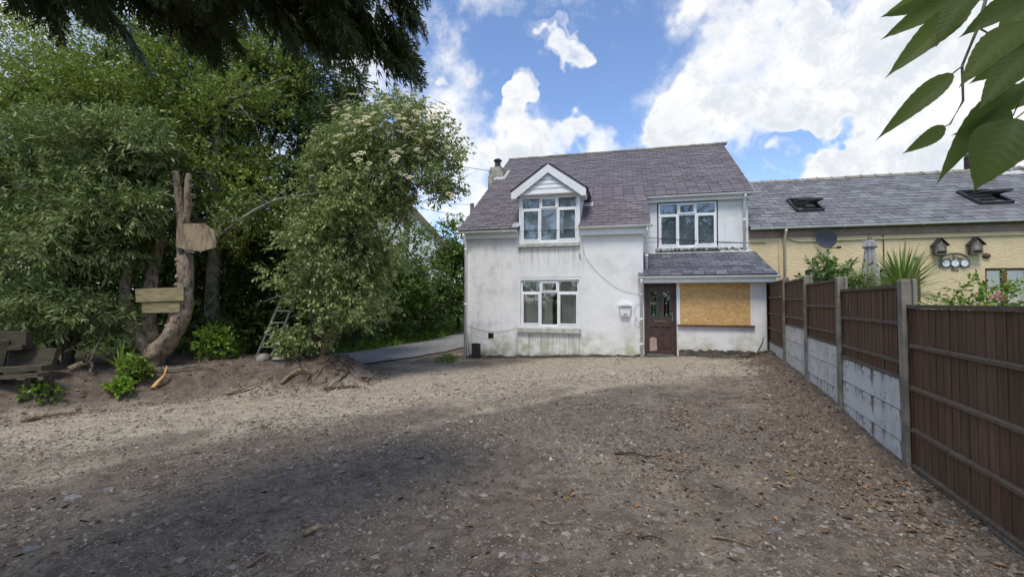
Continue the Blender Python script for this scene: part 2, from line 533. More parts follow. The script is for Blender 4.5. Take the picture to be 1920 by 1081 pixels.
def mat_big_leaf():
    m = bpy.data.materials.new('leaf_big')
    m.use_nodes = True
    MATS['leaf_big'] = m
    g = NT(m.node_tree)
    out = g.n('ShaderNodeOutputMaterial')
    p = g.n('ShaderNodeBsdfPrincipled')
    uv = coords(g, 'UV')
    sep = g.n('ShaderNodeSeparateXYZ')
    g.link(uv, sep.inputs[0])
    ax = g.math('ABSOLUTE', sep.outputs[0])
    ph = g.math('SUBTRACT', sep.outputs[1], g.math('MULTIPLY', ax, 0.55))
    saw = g.math('ABSOLUTE', g.math('SUBTRACT', g.math('FRACT', g.math('MULTIPLY', ph, 9.0)), 0.5))
    vein = g.math('MAXIMUM', g.maprange(saw, 0.07, 0.0), g.maprange(ax, 0.022, 0.008))
    r = rand_piece(g)
    col = g.ramp(r, [(0, (0.060, 0.095, 0.026)), (.5, (0.095, 0.135, 0.036)), (1, (0.150, 0.190, 0.050))])
    col = g.mix(g.math('MULTIPLY', vein, 0.3), col, (0.030, 0.060, 0.014))
    g.put(p.inputs['Base Color'], col)
    p.inputs['Roughness'].default_value = 0.55
    p.inputs['Specular IOR Level'].default_value = 0.3
    bump(g, p, saw, 0.25, 0.003)
    t = g.n('ShaderNodeBsdfTranslucent')
    g.put(t.inputs[0], g.mix(0.6, col, (0.26, 0.34, 0.06)))
    ms = g.n('ShaderNodeMixShader')
    ms.inputs[0].default_value = 0.66
    g.link(p.outputs[0], ms.inputs[1])
    g.link(t.outputs[0], ms.inputs[2])
    g.link(ms.outputs[0], out.inputs[0])


mat_big_leaf()


def mat_ground():
    m, g, p, out = new_mat('yard_soil')
    pos = geo_pos(g)
    at = g.n('ShaderNodeAttribute', _attribute_name='cover')
    sep = g.n('ShaderNodeSeparateColor')
    g.link(at.outputs['Color'], sep.inputs[0])
    tan, bank, grass = sep.outputs
    n1 = g.noise(pos, 0.9, 7, 0.62)
    n2 = g.noise(pos, 6.0, 7, 0.65)
    n3 = g.noise(pos, 40.0, 4, 0.6)
    dark = g.mix(g.maprange(n2, .35, .65), (0.100, 0.079, 0.061), (0.190, 0.156, 0.122))
    pale = g.mix(g.maprange(n2, .35, .68), (0.315, 0.270, 0.196), (0.450, 0.388, 0.285))
    f = g.math('ADD', tan, g.math('MULTIPLY', g.math('SUBTRACT', n1, 0.5), 1.1))
    col = g.mix(g.maprange(f, .12, .88), dark, pale)
    # pebbles too small to build
    v = g.n('ShaderNodeTexVoronoi')
    v.inputs['Scale'].default_value = 55
    g.link(pos, v.inputs['Vector'])
    sv = g.n('ShaderNodeSeparateColor')
    g.link(v.outputs['Color'], sv.inputs[0])
    peb = g.math('MULTIPLY', g.maprange(sv.outputs[0], .62, .70), g.maprange(v.outputs['Distance'], .42, .30))
    pc = g.ramp(sv.outputs[1], [(0, (0.12, 0.11, 0.10)), (.5, (0.21, 0.19, 0.165)), (.85, (0.32, 0.29, 0.25)), (1, (0.42, 0.28, 0.14))])
    col = g.mix(g.math('MULTIPLY', peb, g.math('SUBTRACT', 1.0, grass)), col, pc)
    bk = g.mix(g.maprange(n2, .35, .7), (0.105, 0.080, 0.062), (0.190, 0.150, 0.115))
    col = g.mix(bank, col, bk)
    gr = g.mix(g.maprange(n2, .3, .7), (0.045, 0.080, 0.018), (0.095, 0.125, 0.035))
    col = g.mix(grass, col, gr)
    g.put(p.inputs['Base Color'], col)
    p.inputs['Roughness'].default_value = 0.95
    p.inputs['Specular IOR Level'].default_value = 0.2
    h = g.math('ADD', g.math('MULTIPLY', n2, 1.3), g.math('MULTIPLY', n3, 0.5))
    h = g.math('ADD', h, g.math('MULTIPLY', peb, 0.35))
    bump(g, p, h, 0.9, 0.035)


mat_ground()


def mat_stones(name, stops):
    m, g, p, out = new_mat(name)
    col = g.ramp(rand_piece(g), stops)
    pos = geo_pos(g)
    col = g.mix(g.maprange(g.noise(pos, 30, 4, .6), .45, .7, 0, .5), col, (0.10, 0.085, 0.072))
    g.put(p.inputs['Base Color'], col)
    p.inputs['Roughness'].default_value = 0.85
    p.inputs['Specular IOR Level'].default_value = 0.3


mat_stones('gravel_mix', [(0, (0.080, 0.064, 0.050)), (.40, (0.140, 0.114, 0.090)), (.72, (0.205, 0.172, 0.138)), (.92, (0.250, 0.216, 0.176)), (.99, (0.32, 0.288, 0.245)), (1, (0.46, 0.43, 0.38))])
mat_stones('chip_mix', [(0, (0.085, 0.052, 0.032)), (.45, (0.18, 0.115, 0.065)), (.75, (0.30, 0.19, 0.095)), (.92, (0.36, 0.17, 0.06)), (1, (0.42, 0.33, 0.19))])
mat_stones('slab_grey', [(0, (0.15, 0.145, 0.145)), (.6, (0.23, 0.215, 0.20)), (1, (0.32, 0.29, 0.25))])
simple('asphalt', (0.27, 0.265, 0.255), (0.20, 0.196, 0.19), 3.0, 0.9, 0.5, 60)

# ------------------------------------------------------------------ mesh helpers


def link_obj(name, me, mat=None, parent=None, loc=None, rot=None):
    o = bpy.data.objects.new(name, me)
    COL.objects.link(o)
    if mat:
        me.materials.append(MATS[mat])
    if parent:
        o.parent = parent
    if loc is not None:
        o.location = loc
    if rot is not None:
        o.rotation_euler = rot
    return o


class MB:
    def __init__(self):
        self.v = []
        self.f = []

    def quad(self, *pts):
        n = len(self.v)
        self.v.extend([tuple(p) for p in pts])
        self.f.append(tuple(range(n, n + len(pts))))
        return self

    def box(self, x0, x1, y0, y1, z0, z1):
        n = len(self.v)
        self.v += [(x0, y0, z0), (x1, y0, z0), (x1, y1, z0), (x0, y1, z0), (x0, y0, z1), (x1, y0, z1), (x1, y1, z1), (x0, y1, z1)]
        self.f += [(n, n + 3, n + 2, n + 1), (n + 4, n + 5, n + 6, n + 7), (n, n + 1, n + 5, n + 4), (n + 1, n + 2, n + 6, n + 5),
                   (n + 2, n + 3, n + 7, n + 6), (n + 3, n, n + 4, n + 7)]
        return self

    def prism(self, poly, d):
        """poly: list of 3d points in order, d: extrusion vector"""
        n = len(self.v)
        k = len(poly)
        self.v += [tuple(p) for p in poly]
        self.v += [(p[0] + d[0], p[1] + d[1], p[2] + d[2]) for p in poly]
        self.f.append(tuple(range(n, n + k)))
        self.f.append(tuple(range(n + 2 * k - 1, n + k - 1, -1)))
        for i in range(k):
            j = (i + 1) % k
            self.f.append((n + i, n + k + i, n + k + j, n + j))
        return self

    def tube(self, path, radii, seg=8, cap=True, wob=0.0, rnd=None):
        path = [Vector(p) for p in path]
        if not isinstance(radii, (list, tuple)):
            radii = [radii] * len(path)
        n0 = len(self.v)
        up = Vector((0.31, 0.17, 0.93))
        for i, p in enumerate(path):
            t = (path[min(i + 1, len(path) - 1)] - path[max(i - 1, 0)])
            if t.length < 1e-9:
                t = Vector((0, 0, 1))
            t.normalize()
            a = t.cross(up)
            if a.length < 0.05:
                a = t.cross(Vector((1, 0, 0)))
            a.normalize()
            b = t.cross(a)
            for k in range(seg):
                an = 2 * math.pi * k / seg
                r = radii[i]
                if wob and rnd:
                    r *= 1 + wob * rnd.uniform(-1, 1)
                self.v.append(tuple(p + a * (r * math.cos(an)) + b * (r * math.sin(an))))
        for i in range(len(path) - 1):
            for k in range(seg):
                k2 = (k + 1) % seg
                q = n0 + i * seg
                self.f.append((q + k, q + k2, q + seg + k2, q + seg + k))
        if cap:
            self.f.append(tuple(n0 + k for k in range(seg - 1, -1, -1)))
            q = n0 + (len(path) - 1) * seg
            self.f.append(tuple(q + k for k in range(seg)))
        return self

    def disc(self, c, r, axis='y', seg=20, th=0.02, squash=1.0):
        c = Vector(c)
        ring = []
        for k in range(seg):
            an = 2 * math.pi * k / seg
            ring.append((c.x + r * math.cos(an), c.y, c.z + r * squash * math.sin(an)))
        return self.prism(ring, (0, th, 0))

    def mesh(self, name, smooth=False):
        me = bpy.data.meshes.new(name)
        me.from_pydata(self.v, [], self.f)
        me.update()
        if smooth:
            me.polygons.foreach_set('use_smooth', [True] * len(me.polygons))
        return me

    def build(self, name, mat=None, parent=None, smooth=False, loc=None, rot=None):
        return link_obj(name, self.mesh(name, smooth), mat, parent, loc, rot)


def np_mesh(name, verts, faces_k, smooth=False):
    """verts (N,3), faces_k (F,k) int array"""
    me = bpy.data.meshes.new(name)
    verts = np.ascontiguousarray(verts, dtype=np.float32)
    fk = np.ascontiguousarray(faces_k, dtype=np.int32)
    nf, k = fk.shape
    me.vertices.add(len(verts))
    me.vertices.foreach_set('co', verts.ravel())
    me.loops.add(nf * k)
    me.loops.foreach_set('vertex_index', fk.ravel())
    me.polygons.add(nf)
    me.polygons.foreach_set('loop_start', np.arange(0, nf * k, k, dtype=np.int32))
    me.polygons.foreach_set('loop_total', np.full(nf, k, dtype=np.int32))
    if smooth:
        me.polygons.foreach_set('use_smooth', np.ones(nf, dtype=bool))
    me.update(calc_edges=True)
    me.validate()
    return me


def tag(o, label=None, cat=None, group=None, kind=None):
    if label:
        o['label'] = label
    if cat:
        o['category'] = cat
    if group:
        o['group'] = group
    if kind:
        o['kind'] = kind
    return o


def thing(name, label, cat, loc=(0, 0, 0), rot=(0, 0, 0), group=None):
    o = bpy.data.objects.new(name, None)
    COL.objects.link(o)
    o.empty_display_size = 0.3
    o.location = loc
    o.rotation_euler = rot
    return tag(o, label, cat, group)


def struct(o):
    o['kind'] = 'structure'
    return o


def vnoise(x, y, seed=0):
    """value noise on a lattice, numpy"""
    xi = np.floor(x).astype(np.int64)
    yi = np.floor(y).astype(np.int64)
    xf, yf = x - xi, y - yi
    u, v = xf * xf * (3 - 2 * xf), yf * yf * (3 - 2 * yf)

    def h(a, b):
        n = (a * 374761393 + b * 668265263 + seed * 1442695041) & 0xFFFFFFFF
        n = ((n ^ (n >> 13)) * 1274126177) & 0xFFFFFFFF
        return ((n ^ (n >> 16)) & 0xFFFF) / 65535.0
    a, b, c, d = h(xi, yi), h(xi + 1, yi), h(xi, yi + 1), h(xi + 1, yi + 1)
    return (a * (1 - u) + b * u) * (1 - v) + (c * (1 - u) + d * u) * v - 0.5


# ------------------------------------------------------------------ terrain
HX, HY, HA = -1.479, 14.141, 0.2461            # house corner and its turn
FX, FY, FA = 3.788, 4.33, 0.3789               # fence: nearest full post, direction from +y towards +x
FDX, FDY = math.sin(FA), math.cos(FA)
BANK = np.array([(-9.6, 5.7), (-7.9, 6.9), (-6.4, 8.1), (-5.2, 8.7), (-4.2, 9.05), (-3.35, 9.55), (-2.95, 10.2), (-3.2, 11.0),
                 (-4.6, 11.7), (-7, 12.0), (-12, 12.0), (-32, 12.2), (-32, 1.0), (-14, 3.0)])
RUT = [(-5.6, 2.2), (-3.6, 5.0), (-1.2, 7.6), (1.6, 9.6), (4.4, 10.6)]
ROAD = [(-1.0, 40), (-1.3, 30), (-2.2, 22.5), (-3.55, 17.9), (-5.0, 14.9), (-7.0, 13.5), (-11, 13.05), (-30, 13.4)]


def poly_sdf(x, y, P):
    d = np.full(x.shape, 1e9)
    inside = np.zeros(x.shape, dtype=bool)
    n = len(P)
    for i in range(n):
        a, b = P[i], P[(i + 1) % n]
        ex, ey = b - a
        t = np.clip(((x - a[0]) * ex + (y - a[1]) * ey) / (ex * ex + ey * ey), 0, 1)
        d = np.minimum(d, np.hypot(x - a[0] - t * ex, y - a[1] - t * ey))
        cond = ((a[1] > y) != (b[1] > y))
        with np.errstate(divide='ignore', invalid='ignore'):
            xx = (b[0] - a[0]) * (y - a[1]) / (b[1] - a[1] + 1e-12) + a[0]
        inside ^= cond & (x < xx)
    return np.where(inside, d, -d)


def line_dist(x, y, pts):
    d = np.full(x.shape, 1e9)
    side = np.zeros(x.shape)
    for a, b in zip(pts[:-1], pts[1:]):
        ex, ey = b[0] - a[0], b[1] - a[1]
        t = np.clip(((x - a[0]) * ex + (y - a[1]) * ey) / (ex * ex + ey * ey), 0, 1)
        q = np.hypot(x - a[0] - t * ex, y - a[1] - t * ey)
        s = np.sign(ex * (y - a[1]) - ey * (x - a[0]))
        side = np.where(q < d, s, side)
        d = np.minimum(d, q)
    return d, side


def sstep(a, b, x):
    t = np.clip((x - a) / (b - a), 0, 1)
    return t * t * (3 - 2 * t)


def terrain(x, y, fine=True):
    x = np.asarray(x, dtype=float)
    y = np.asarray(y, dtype=float)
    z = np.where(x > 0, 0.045 * np.clip(x, 0, 8.5), 0.02 * np.clip(x, -8, 0))
    rd, rs = line_dist(x, y, ROAD)
    bank = poly_sdf(x, y, BANK)
    wob = 0.25 * vnoise(x * 1.3, y * 1.3, 3) + 0.12 * vnoise(x * 3.7, y * 3.7, 4)
    bk = sstep(-0.15, 1.05, bank + wob)
    bump_amp = 0.012 + 0.05 * np.clip(bk * 2, 0, 1)
    # heaped soil along the fence
    t = (x - FX) * FDX + (y - FY) * FDY
    off = -(x - FX) * FDY + (y - FY) * FDX
    ridge = np.exp(-(np.clip(off, 0, 9) / 0.42) ** 2) * sstep(0.5, 3.5, t) * (1 - sstep(8.6, 9.6, t))
    z = z + 0.11 * ridge
    bump_amp = bump_amp + 0.05 * ridge
    z = z + bk * 0.56
    ru, _ = line_dist(x, y, RUT)
    z = z - .022 * np.exp(-((ru - .78) / .20) ** 2) * (1 - bk)
    # hedge bank beyond the road
    far = np.where(rs < 0, sstep(1.5, 4.0, rd), 0) * 0.7
    z = z + far
    if fine:
        road_flat = 1 - sstep(1.9, 2.5, rd)
        nn = vnoise(x * 2.1, y * 2.1, 1) * 1.0 + vnoise(x * 5.3, y * 5.3, 2) * 0.6 + vnoise(x * 13, y * 13, 5) * 0.35
        z = z + nn * bump_amp * (1 - road_flat)
        z = z + 0.03 * vnoise(x * .55, y * .55, 8) * (1 - road_flat)
    return z


def tz(x, y):
    return float(terrain(np.array([x]), np.array([y]))[0])


def build_ground():
    def axis(lo, hi, step, ext):
        a = list(np.arange(lo, hi + 1e-6, step))
        s, p = step, lo
        left = []
        while p > -ext:
            s *= 1.28
            p -= s
            left.append(p)
        s, p = step, a[-1]
        right = []
        while p < ext:
            s *= 1.28
            p += s
            right.append(p)
        return np.array(left[::-1] + a + right)
    xs = axis(-10.0, 8.0, 0.065, 600)
    ys = axis(1.5, 15.0, 0.065, 600)
    X, Y = np.meshgrid(xs, ys)
    Z = terrain(X.ravel(), Y.ravel())
    V = np.stack([X.ravel(), Y.ravel(), Z], 1)
    nx, ny = len(xs), len(ys)
    i = np.arange(nx * ny).reshape(ny, nx)
    F = np.stack([i[:-1, :-1].ravel(), i[:-1, 1:].ravel(), i[1:, 1:].ravel(), i[1:, :-1].ravel()], 1)
    me = np_mesh('ground', V, F, True)
    x, y = V[:, 0], V[:, 1]
    bank = poly_sdf(x, y, BANK)
    rd, rs = line_dist(x, y, ROAD)
    # pale compacted track swinging in from the road and across the left of the yard
    track, _ = line_dist(x, y, [(-9, 5.0), (-6, 6.5), (-3.0, 8.3), (0.0, 10.6), (2.5, 11.4), (5.0, 10.6)])
    tan = 0.92 * np.exp(-(track / 1.9) ** 2) + 0.22 * sstep(6.0, 10.5, y) * (1 - sstep(14, 16, y)) + 0.06
    ru, _ = line_dist(x, y, RUT)
    tan = tan + (.30 * np.exp(-((ru - .78) / .22) ** 2) - .12 * np.exp(-(ru / .35) ** 2)) * sstep(1.5, 4.0, y)
    tan = tan + .55 * vnoise(x * .8 + y * .3, y * .9, 41) + .30 * vnoise(x * 2.3, y * 2.0, 42)
    bk = np.clip(sstep(-0.25, 0.5, bank + .25 * vnoise(x * 2, y * 2, 6)), 0, 1)
    t = (x - FX) * FDX + (y - FY) * FDY
    off = -(x - FX) * FDY + (y - FY) * FDX
    bk = np.maximum(bk, sstep(1.0, .25, off + .5 * vnoise(x * 2.2, y * 2.2, 9)) * (off > -.2))
    yard = (1 - sstep(16.5, 19, y + .8 * vnoise(x, y, 2))) * sstep(-40, -9, y) * sstep(-14, -11.5, x)
    yard = np.maximum(yard * (off > -.05), (rd < 1.6) * 1.0)
    grass = np.clip(1 - yard, 0, 1)
    grass = np.maximum(grass, np.where((rs < 0) & (rd > 1.25 + .25 * vnoise(x * 3, y * 3, 7)), 1, 0))
    grass = grass * (1 - np.clip(bk, 0, 1) * (x < 0) * .85)
    col = np.stack([np.clip(tan, 0, 1), bk, grass, np.ones_like(tan)], 1).astype(np.float32)
    at = me.color_attributes.new('cover', 'FLOAT_COLOR', 'POINT')
    at.data.foreach_set('color', col.ravel())
    struct(link_obj('ground', me, 'yard_soil'))


build_ground()


def build_road():
    P = [Vector((a, b, 0)) for a, b in ROAD]
    pts = []
    for i in range(len(P) - 1):
        p0, p1, p2, p3 = P[max(i - 1, 0)], P[i], P[i + 1], P[min(i + 2, len(P) - 1)]
        for k in range(8):
            t = k / 8
            pts.append(0.5 * ((2 * p1) + (-p0 + p2) * t + (2 * p0 - 5 * p1 + 4 * p2 - p3) * t * t + (-p0 + 3 * p1 - 3 * p2 + p3) * t ** 3))
    pts.append(P[-1])
    m = MB()
    rows = []
    for i, p in enumerate(pts):
        d = (pts[min(i + 1, len(pts) - 1)] - pts[max(i - 1, 0)]).normalized()
        nrm = Vector((-d.y, d.x, 0))
        row = []
        for s in (-1.18, -0.5, 0.3, 1.1, 1.9):
            q = p + nrm * (s + (0.06 * math.sin(i * 1.7) if abs(s) > 1.15 else 0))
            z = tz(q.x, q.y) + 0.035 + 0.02 * (1 - ((s - .36) / 1.54) ** 2)
            row.append(len(m.v))
            m.v.append((q.x, q.y, z))
        rows.append(row)
    for a, b in zip(rows[:-1], rows[1:]):
        for k in range(4):
            m.f.append((a[k], a[k + 1], b[k + 1], b[k]))
    struct(m.build('road', 'asphalt', smooth=True))


build_road()

# ------------------------------------------------------------------ white house
house = thing('white_house', 'white rendered two storey cottage with purple slate roof, gabled dormer and boarded porch window', 'house',
              (HX, HY, 0), (0, 0, -HA))
SL = 0.658                                        # roof slope, rise over run
ZE, WE = 3.90, -0.15                              # main eave height and setback
RW, RZ = 6.13, ZE + SL * (6.13 + 0.15)            # ridge
WB = 1.80                                         # set-back of the upper wall over the porch
UL, UR = 5.36, 8.52                               # end of the left wing, right end of the house


def roof_z(w):
    return ZE + SL * (w - WE)


def slab(m, u0, u1, z0, z1, y0, y1, holes=()):
    us = sorted({u0, u1, *[h[0] for h in holes], *[h[1] for h in holes]})
    zs = sorted({z0, z1, *[h[2] for h in holes], *[h[3] for h in holes]})

    def hole(a, b, c, d):
        return any(a >= h[0] - 1e-6 and b <= h[1] + 1e-6 and c >= h[2] - 1e-6 and d <= h[3] + 1e-6 for h in holes)
    us = [u for u in us if u0 <= u <= u1]
    zs = [z for z in zs if z0 <= z <= z1]
    for a, b in zip(us[:-1], us[1:]):
        for c, d in zip(zs[:-1], zs[1:]):
            if hole(a, b, c, d):
                continue
            m.quad((a, y0, c), (b, y0, c), (b, y0, d), (a, y0, d))
            m.quad((b, y1, c), (a, y1, c), (a, y1, d), (b, y1, d))
    for h in list(holes) + [None]:
        if h:
            a, b, c, d = max(h[0], u0), min(h[1], u1), max(h[2], z0), min(h[3], z1)
            m.quad((a, y0, c), (a, y0, d), (a, y1, d), (a, y1, c))
            m.quad((b, y0, d), (b, y0, c), (b, y1, c), (b, y1, d))
            m.quad((a, y0, c), (a, y1, c), (b, y1, c), (b, y0, c))
            if h[3] < z1 - 1e-6:
                m.quad((a, y0, d), (b, y0, d), (b, y1, d), (a, y1, d))
    m.quad((u0, y0, z0), (u0, y0, z1), (u0, y1, z1), (u0, y1, z0))
    m.quad((u1, y0, z1), (u1, y0, z0), (u1, y1, z0), (u1, y1, z1))
    m.quad((u0, y0, z1), (u1, y0, z1), (u1, y1, z1), (u0, y1, z1))


def build_house_walls():
    W1 = (1.79, 3.55, 0.95, 2.36)
    WD = (1.79, 3.53, 3.47, 9.0)
    m = MB()
    slab(m, 0.0, UL, -0.5, 3.86, 0.0, 0.24, [W1, WD])
    # gable wall on the lane side, back wall, end wall, step wall
    D = 11.0
    zb = RZ - SL * (D - RW)
    m.prism([(0.0, 0.24, -0.5), (0.0, D, -0.5), (0.0, D, zb - .1), (0.0, RW, RZ - .12), (0.0, .24, roof_z(.24) - .12)], (0.24, 0, 0))
    m.prism([(UR - .24, WB + .24, -0.5), (UR - .24, D, -0.5), (UR - .24, D, zb - .1), (UR - .24, RW, RZ - .12), (UR - .24, WB + .24, roof_z(WB + .24) - .12)], (0.24, 0, 0))
    m.box(0.24, UR - .24, D - .24, D, -0.5, zb - .12)
    m.prism([(UL - .24, .24, -0.5), (UL - .24, WB + .24, -0.5), (UL - .24, WB + .24, roof_z(WB + .24) - .14), (UL - .24, .24, roof_z(.24) - .14)], (0.24, 0, 0))
    m.build('wall', 'white_render', house)
    # infill panel between the two windows of the left wing stands a little proud
    MB().box(1.70, 3.60, -0.008, 0.0, 2.44, 3.33).build('render_panel', 'white_render', house)
    u = MB()
    slab(u, UL + .002, UR, 2.4, 5.05, WB, WB + .24, [(5.88, 7.64, 3.42, 4.86)])
    u.build('upper_wall', 'white_render_upper', house)
    p = MB()
    slab(p, UL + .004, UR, -0.5, 2.30, 0.05, 0.25, [(5.38, 6.25, -0.5, 2.23), (6.33, 8.14, 1.08, 2.24)])
    p.box(UR - .2, UR - .004, .25, WB, -0.5, 2.3)
    p.build('porch_wall', 'white_render', house)
    # rough stone footing showing where the render stops short
    r = random.Random(3)
    f = MB()
    top, bot = [], []
    n = 26
    for i in range(n + 1):
        uu = 6.30 + (8.36 - 6.30) * i / n
        top.append((uu, 0.0, 0.40 + r.uniform(-.035, .03)))
    poly = [(6.30, 0.0, -0.3), (8.36, 0.0, -0.3)] + top[::-1]
    f.prism(poly, (0, 0.05, 0))
    f.build('footing', 'plinth', house)
    f = MB()
    top = []
    for i in range(41):
        uu = 0.03 + 5.28 * i / 40
        top.append((uu, -0.012, 0.03 + 0.035 * uu + r.uniform(-.03, .03)))
    f.prism([(0.03, -0.012, -0.4), (5.31, -0.012, -0.4)] + top[::-1], (0, 0.012, 0))
    f.build('footing', 'plinth', house)


build_house_walls()


def make_slate(w, l, th=0.011):
    m = MB()
    c = 0.007
    m.v += [(-w / 2 + c, 0, 0), (w / 2 - c, 0, 0), (w / 2 - c, l, 0), (-w / 2 + c, l, 0),
            (-w / 2 + c, 0.0, th), (w / 2 - c, 0.0, th), (w / 2 - c, l, th), (-w / 2 + c, l, th)]
    m.f += [(0, 3, 2, 1), (4, 5, 6, 7), (0, 1, 5, 4), (1, 2, 6, 5), (2, 3, 7, 6), (3, 0, 4, 7)]
    return m


def slate_roof(roof, rows_fn, nrows, expo, width, slope, eave, mat, seed, limit=300):
    """rows_fn(i, w_mid) -> list of (u0,u1); eave=(w,z) of the first tail; slates are children of roof"""
    r = random.Random(seed)
    ang = math.atan(slope)
    ca, sa = math.cos(ang), math.sin(ang)
    L = expo * 1.25
    proto = make_slate(width, L).mesh('slate')
    proto.materials.append(MATS[mat])
    rest_v, rest_f = [], []
    count = 0
    for i in range(nrows):
        s = i * expo
        w, z = eave[0] + s * ca, eave[1] + s * sa
        wm = w + .5 * expo * ca
        for (a, b) in rows_fn(i, wm):
            u = a - (width * 0.5 if i % 2 else 0) + r.uniform(-.01, .01)
            while u < b - 0.01:
                x0, x1 = max(u, a), min(u + width, b)
                u += width
                if x1 - x0 < 0.03:
                    continue
                off = 0.018 + r.uniform(0, 0.008)
                tilt = ang - math.atan2(0.014, L) + r.uniform(-.004, .004)
                loc = Vector(((x0 + x1) / 2, w - sa * off + r.uniform(-.006, .006) * ca, z + ca * off))
                eul = Euler((tilt, r.uniform(-.004, .004), r.uniform(-.006, .006)))
                sx = (x1 - x0) / width
                if count < limit:
                    o = bpy.data.objects.new('slate', proto)
                    COL.objects.link(o)
                    o.parent = roof
                    o.location = loc
                    o.rotation_euler = eul
                    o.scale = (sx, 1, 1)
                else:
                    M = Matrix.Translation(loc) @ eul.to_matrix().to_4x4() @ Matrix.Diagonal((sx, 1, 1, 1))
                    n = len(rest_v)
                    rest_v += [tuple(M @ v.co) for v in proto.vertices]
                    rest_f += [tuple(n + k for k in p.vertices) for p in proto.polygons]
                count += 1
    if rest_v:
        me = bpy.data.meshes.new('slate_courses')
        me.from_pydata(rest_v, [], rest_f)
        me.update()
        o = link_obj('slate_courses', me, mat, roof)
        o['kind'] = 'stuff'
    return count


DU0, DU1, DUC = 1.74, 3.58, 2.655                  # dormer cheeks and centre line
DPZ, DM = 5.77, 0.705                               # dormer ridge height and pitch
VS = 5.55                                          # where the low eave stops


def build_main_roof():
    m = MB()
    t = 0.06
    # deck: two bays of different eave depth, front slope, with a notch for the dormer, then the back slope
    def strip(u0, u1, w0, w1):
        a, b = (w0, roof_z(w0)), (w1, roof_z(w1))
        m.prism([(u0, a[0], a[1]), (u0, b[0], b[1]), (u0, b[0], b[1] - t), (u0, a[0], a[1] - t)], (u1 - u0, 0, 0))
    strip(-.15, DU0 + .03, WE, 2.8)
    strip(DU1 - .03, VS, WE, 2.8)
    strip(-.15, VS, 2.8, RW)
    strip(VS, UR + .12, WB - .15, RW)
    D = 11.2
    m.prism([(-.15, RW, RZ), (-.15, D, RZ - SL * (D - RW)), (-.15, D, RZ - SL * (D - RW) - t), (-.15, RW, RZ - t)], (UR + .27, 0, 0))
    roof = m.build('roof', 'deck', house)

    def rows(i, w):
        z = roof_z(w)
        out = []
        lo, hi = -.17, (VS + .02 if w < WB - .15 else UR + .14)
        half = (DPZ - .05 - z) / DM
        if w < .9 or z < 4.9:
            half = max(half, 0)
            half = min(half, (DU1 - DU0) / 2 - .01) if half > 0 else 0
        if half > 0.02:
            half = min(half, (DU1 - DU0) / 2 + (.12 if z > 4.65 else 0))
            out = [(lo, DUC - half), (DUC + half, hi)]
        else:
            out = [(lo, hi)]
        return out
    n = int((math.hypot(RW - WE, RZ - ZE) + .02) / 0.214)
    slate_roof(roof, rows, n, 0.2155, 0.33, SL, (WE - .03, roof_z(WE - .03)), 'slate_purple', 11)
    # verge undercloak on both gables
    for u in (-.172, UR + .142):
        g = MB()
        w0 = WE if u < 0 else WB - .15
        g.prism([(u, w0, roof_z(w0) + .005), (u, RW, RZ + .005), (u, RW, RZ - .10), (u, w0, roof_z(w0) - .10)], (0.02, 0, 0))
        g.build('verge', 'lead', roof)
    # ridge tiles, half round
    proto = MB()
    n = 8
    for s in (0, 1):
        for k in range(n + 1):
            an = math.radians(-8 + 196 * k / n)
            proto.v.append((s * 0.445, 0.115 * math.cos(an), 0.085 * math.sin(an)))
    for k in range(n):
        proto.f.append((k, k + 1, n + 2 + k, n + 1 + k))
    pm = proto.mesh('ridge_tile', True)
    pm.materials.append(MATS['concrete'])
    u = -.17
    r = random.Random(5)
    while u < UR + .1:
        o = bpy.data.objects.new('ridge_tile', pm)
        COL.objects.link(o)
        o.parent = roof
        o.location = (u, RW, RZ - .012 + r.uniform(-.005, .008))
        o.rotation_euler = (0, r.uniform(-.01, .01), 0)
        u += 0.45
    # fascia, soffit
    for a, b, c in ((-.1, DU0 - .02, DU0 - .02), (DU1 + .02, VS - .02, UL)):
        f = MB()
        f.box(a, b, WE + .02, WE + .045, ZE - .26, ZE - .06)
        f.box(a, c, WE + .045, 0.0, ZE - .255, ZE - .235)
        f.build('fascia', 'upvc', house)
    f = MB()
    z2 = roof_z(WB - .15)
    f.box(VS + .02, UR + .1, WB - .13, WB - .105, z2 - .21, z2 - .05)
    f.box(VS + .02, UR + .1, WB - .105, WB, z2 - .205, z2 - .185)
    f.build('fascia', 'upvc', house)


build_main_roof()


def gutter(u0, u1, w, z, parent, r=0.058, mat='gutter_white', name='gutter'):
    m = MB()
    n = 8
    for (rr, flip) in ((r, False), (r - .006, True)):
        q = len(m.v)
        for u in (u0, u1):
            for k in range(n + 1):
                an = math.pi + math.pi * k / n
                m.v.append((u, w + rr * math.cos(an), z + rr * math.sin(an)))
        for k in range(n):
            f = (q + k, q + k + 1, q + n + 2 + k, q + n + 1 + k)
            m.f.append(f[::-1] if flip else f)
    for u in (u0 - .004, u1):
        m.prism([(u, w + r * math.cos(math.pi + math.pi * k / n), z + r * math.sin(math.pi + math.pi * k / n)) for k in range(n + 1)], (0.004, 0, 0))
    m.box(u0, u1, w - r - .003, w - r + .006, z - .004, z + .006)
    o = m.build(name, mat, parent, False)
    # union clips
    u = u0 + 0.55
    while u < u1 - .2:
        c = MB()
        rr = r + .009
        c.prism([(u, w + rr * math.cos(math.pi + math.pi * k / n), z + rr * math.sin(math.pi + math.pi * k / n)) for k in range(n + 1)], (0.045, 0, 0))
        c.build('bracket', mat, o)
        u += 0.95
    return o


def pipe(path, parent, r=0.034, mat='gutter_white', name='downpipe', collars=()):
    m = MB().tube(path, r, 10)
    for z in collars:
        m.tube([(path[-1][0], path[-1][1], z), (path[-1][0], path[-1][1], z + .05)], r + .008, 10)
    return m.build(name, mat, parent, True)


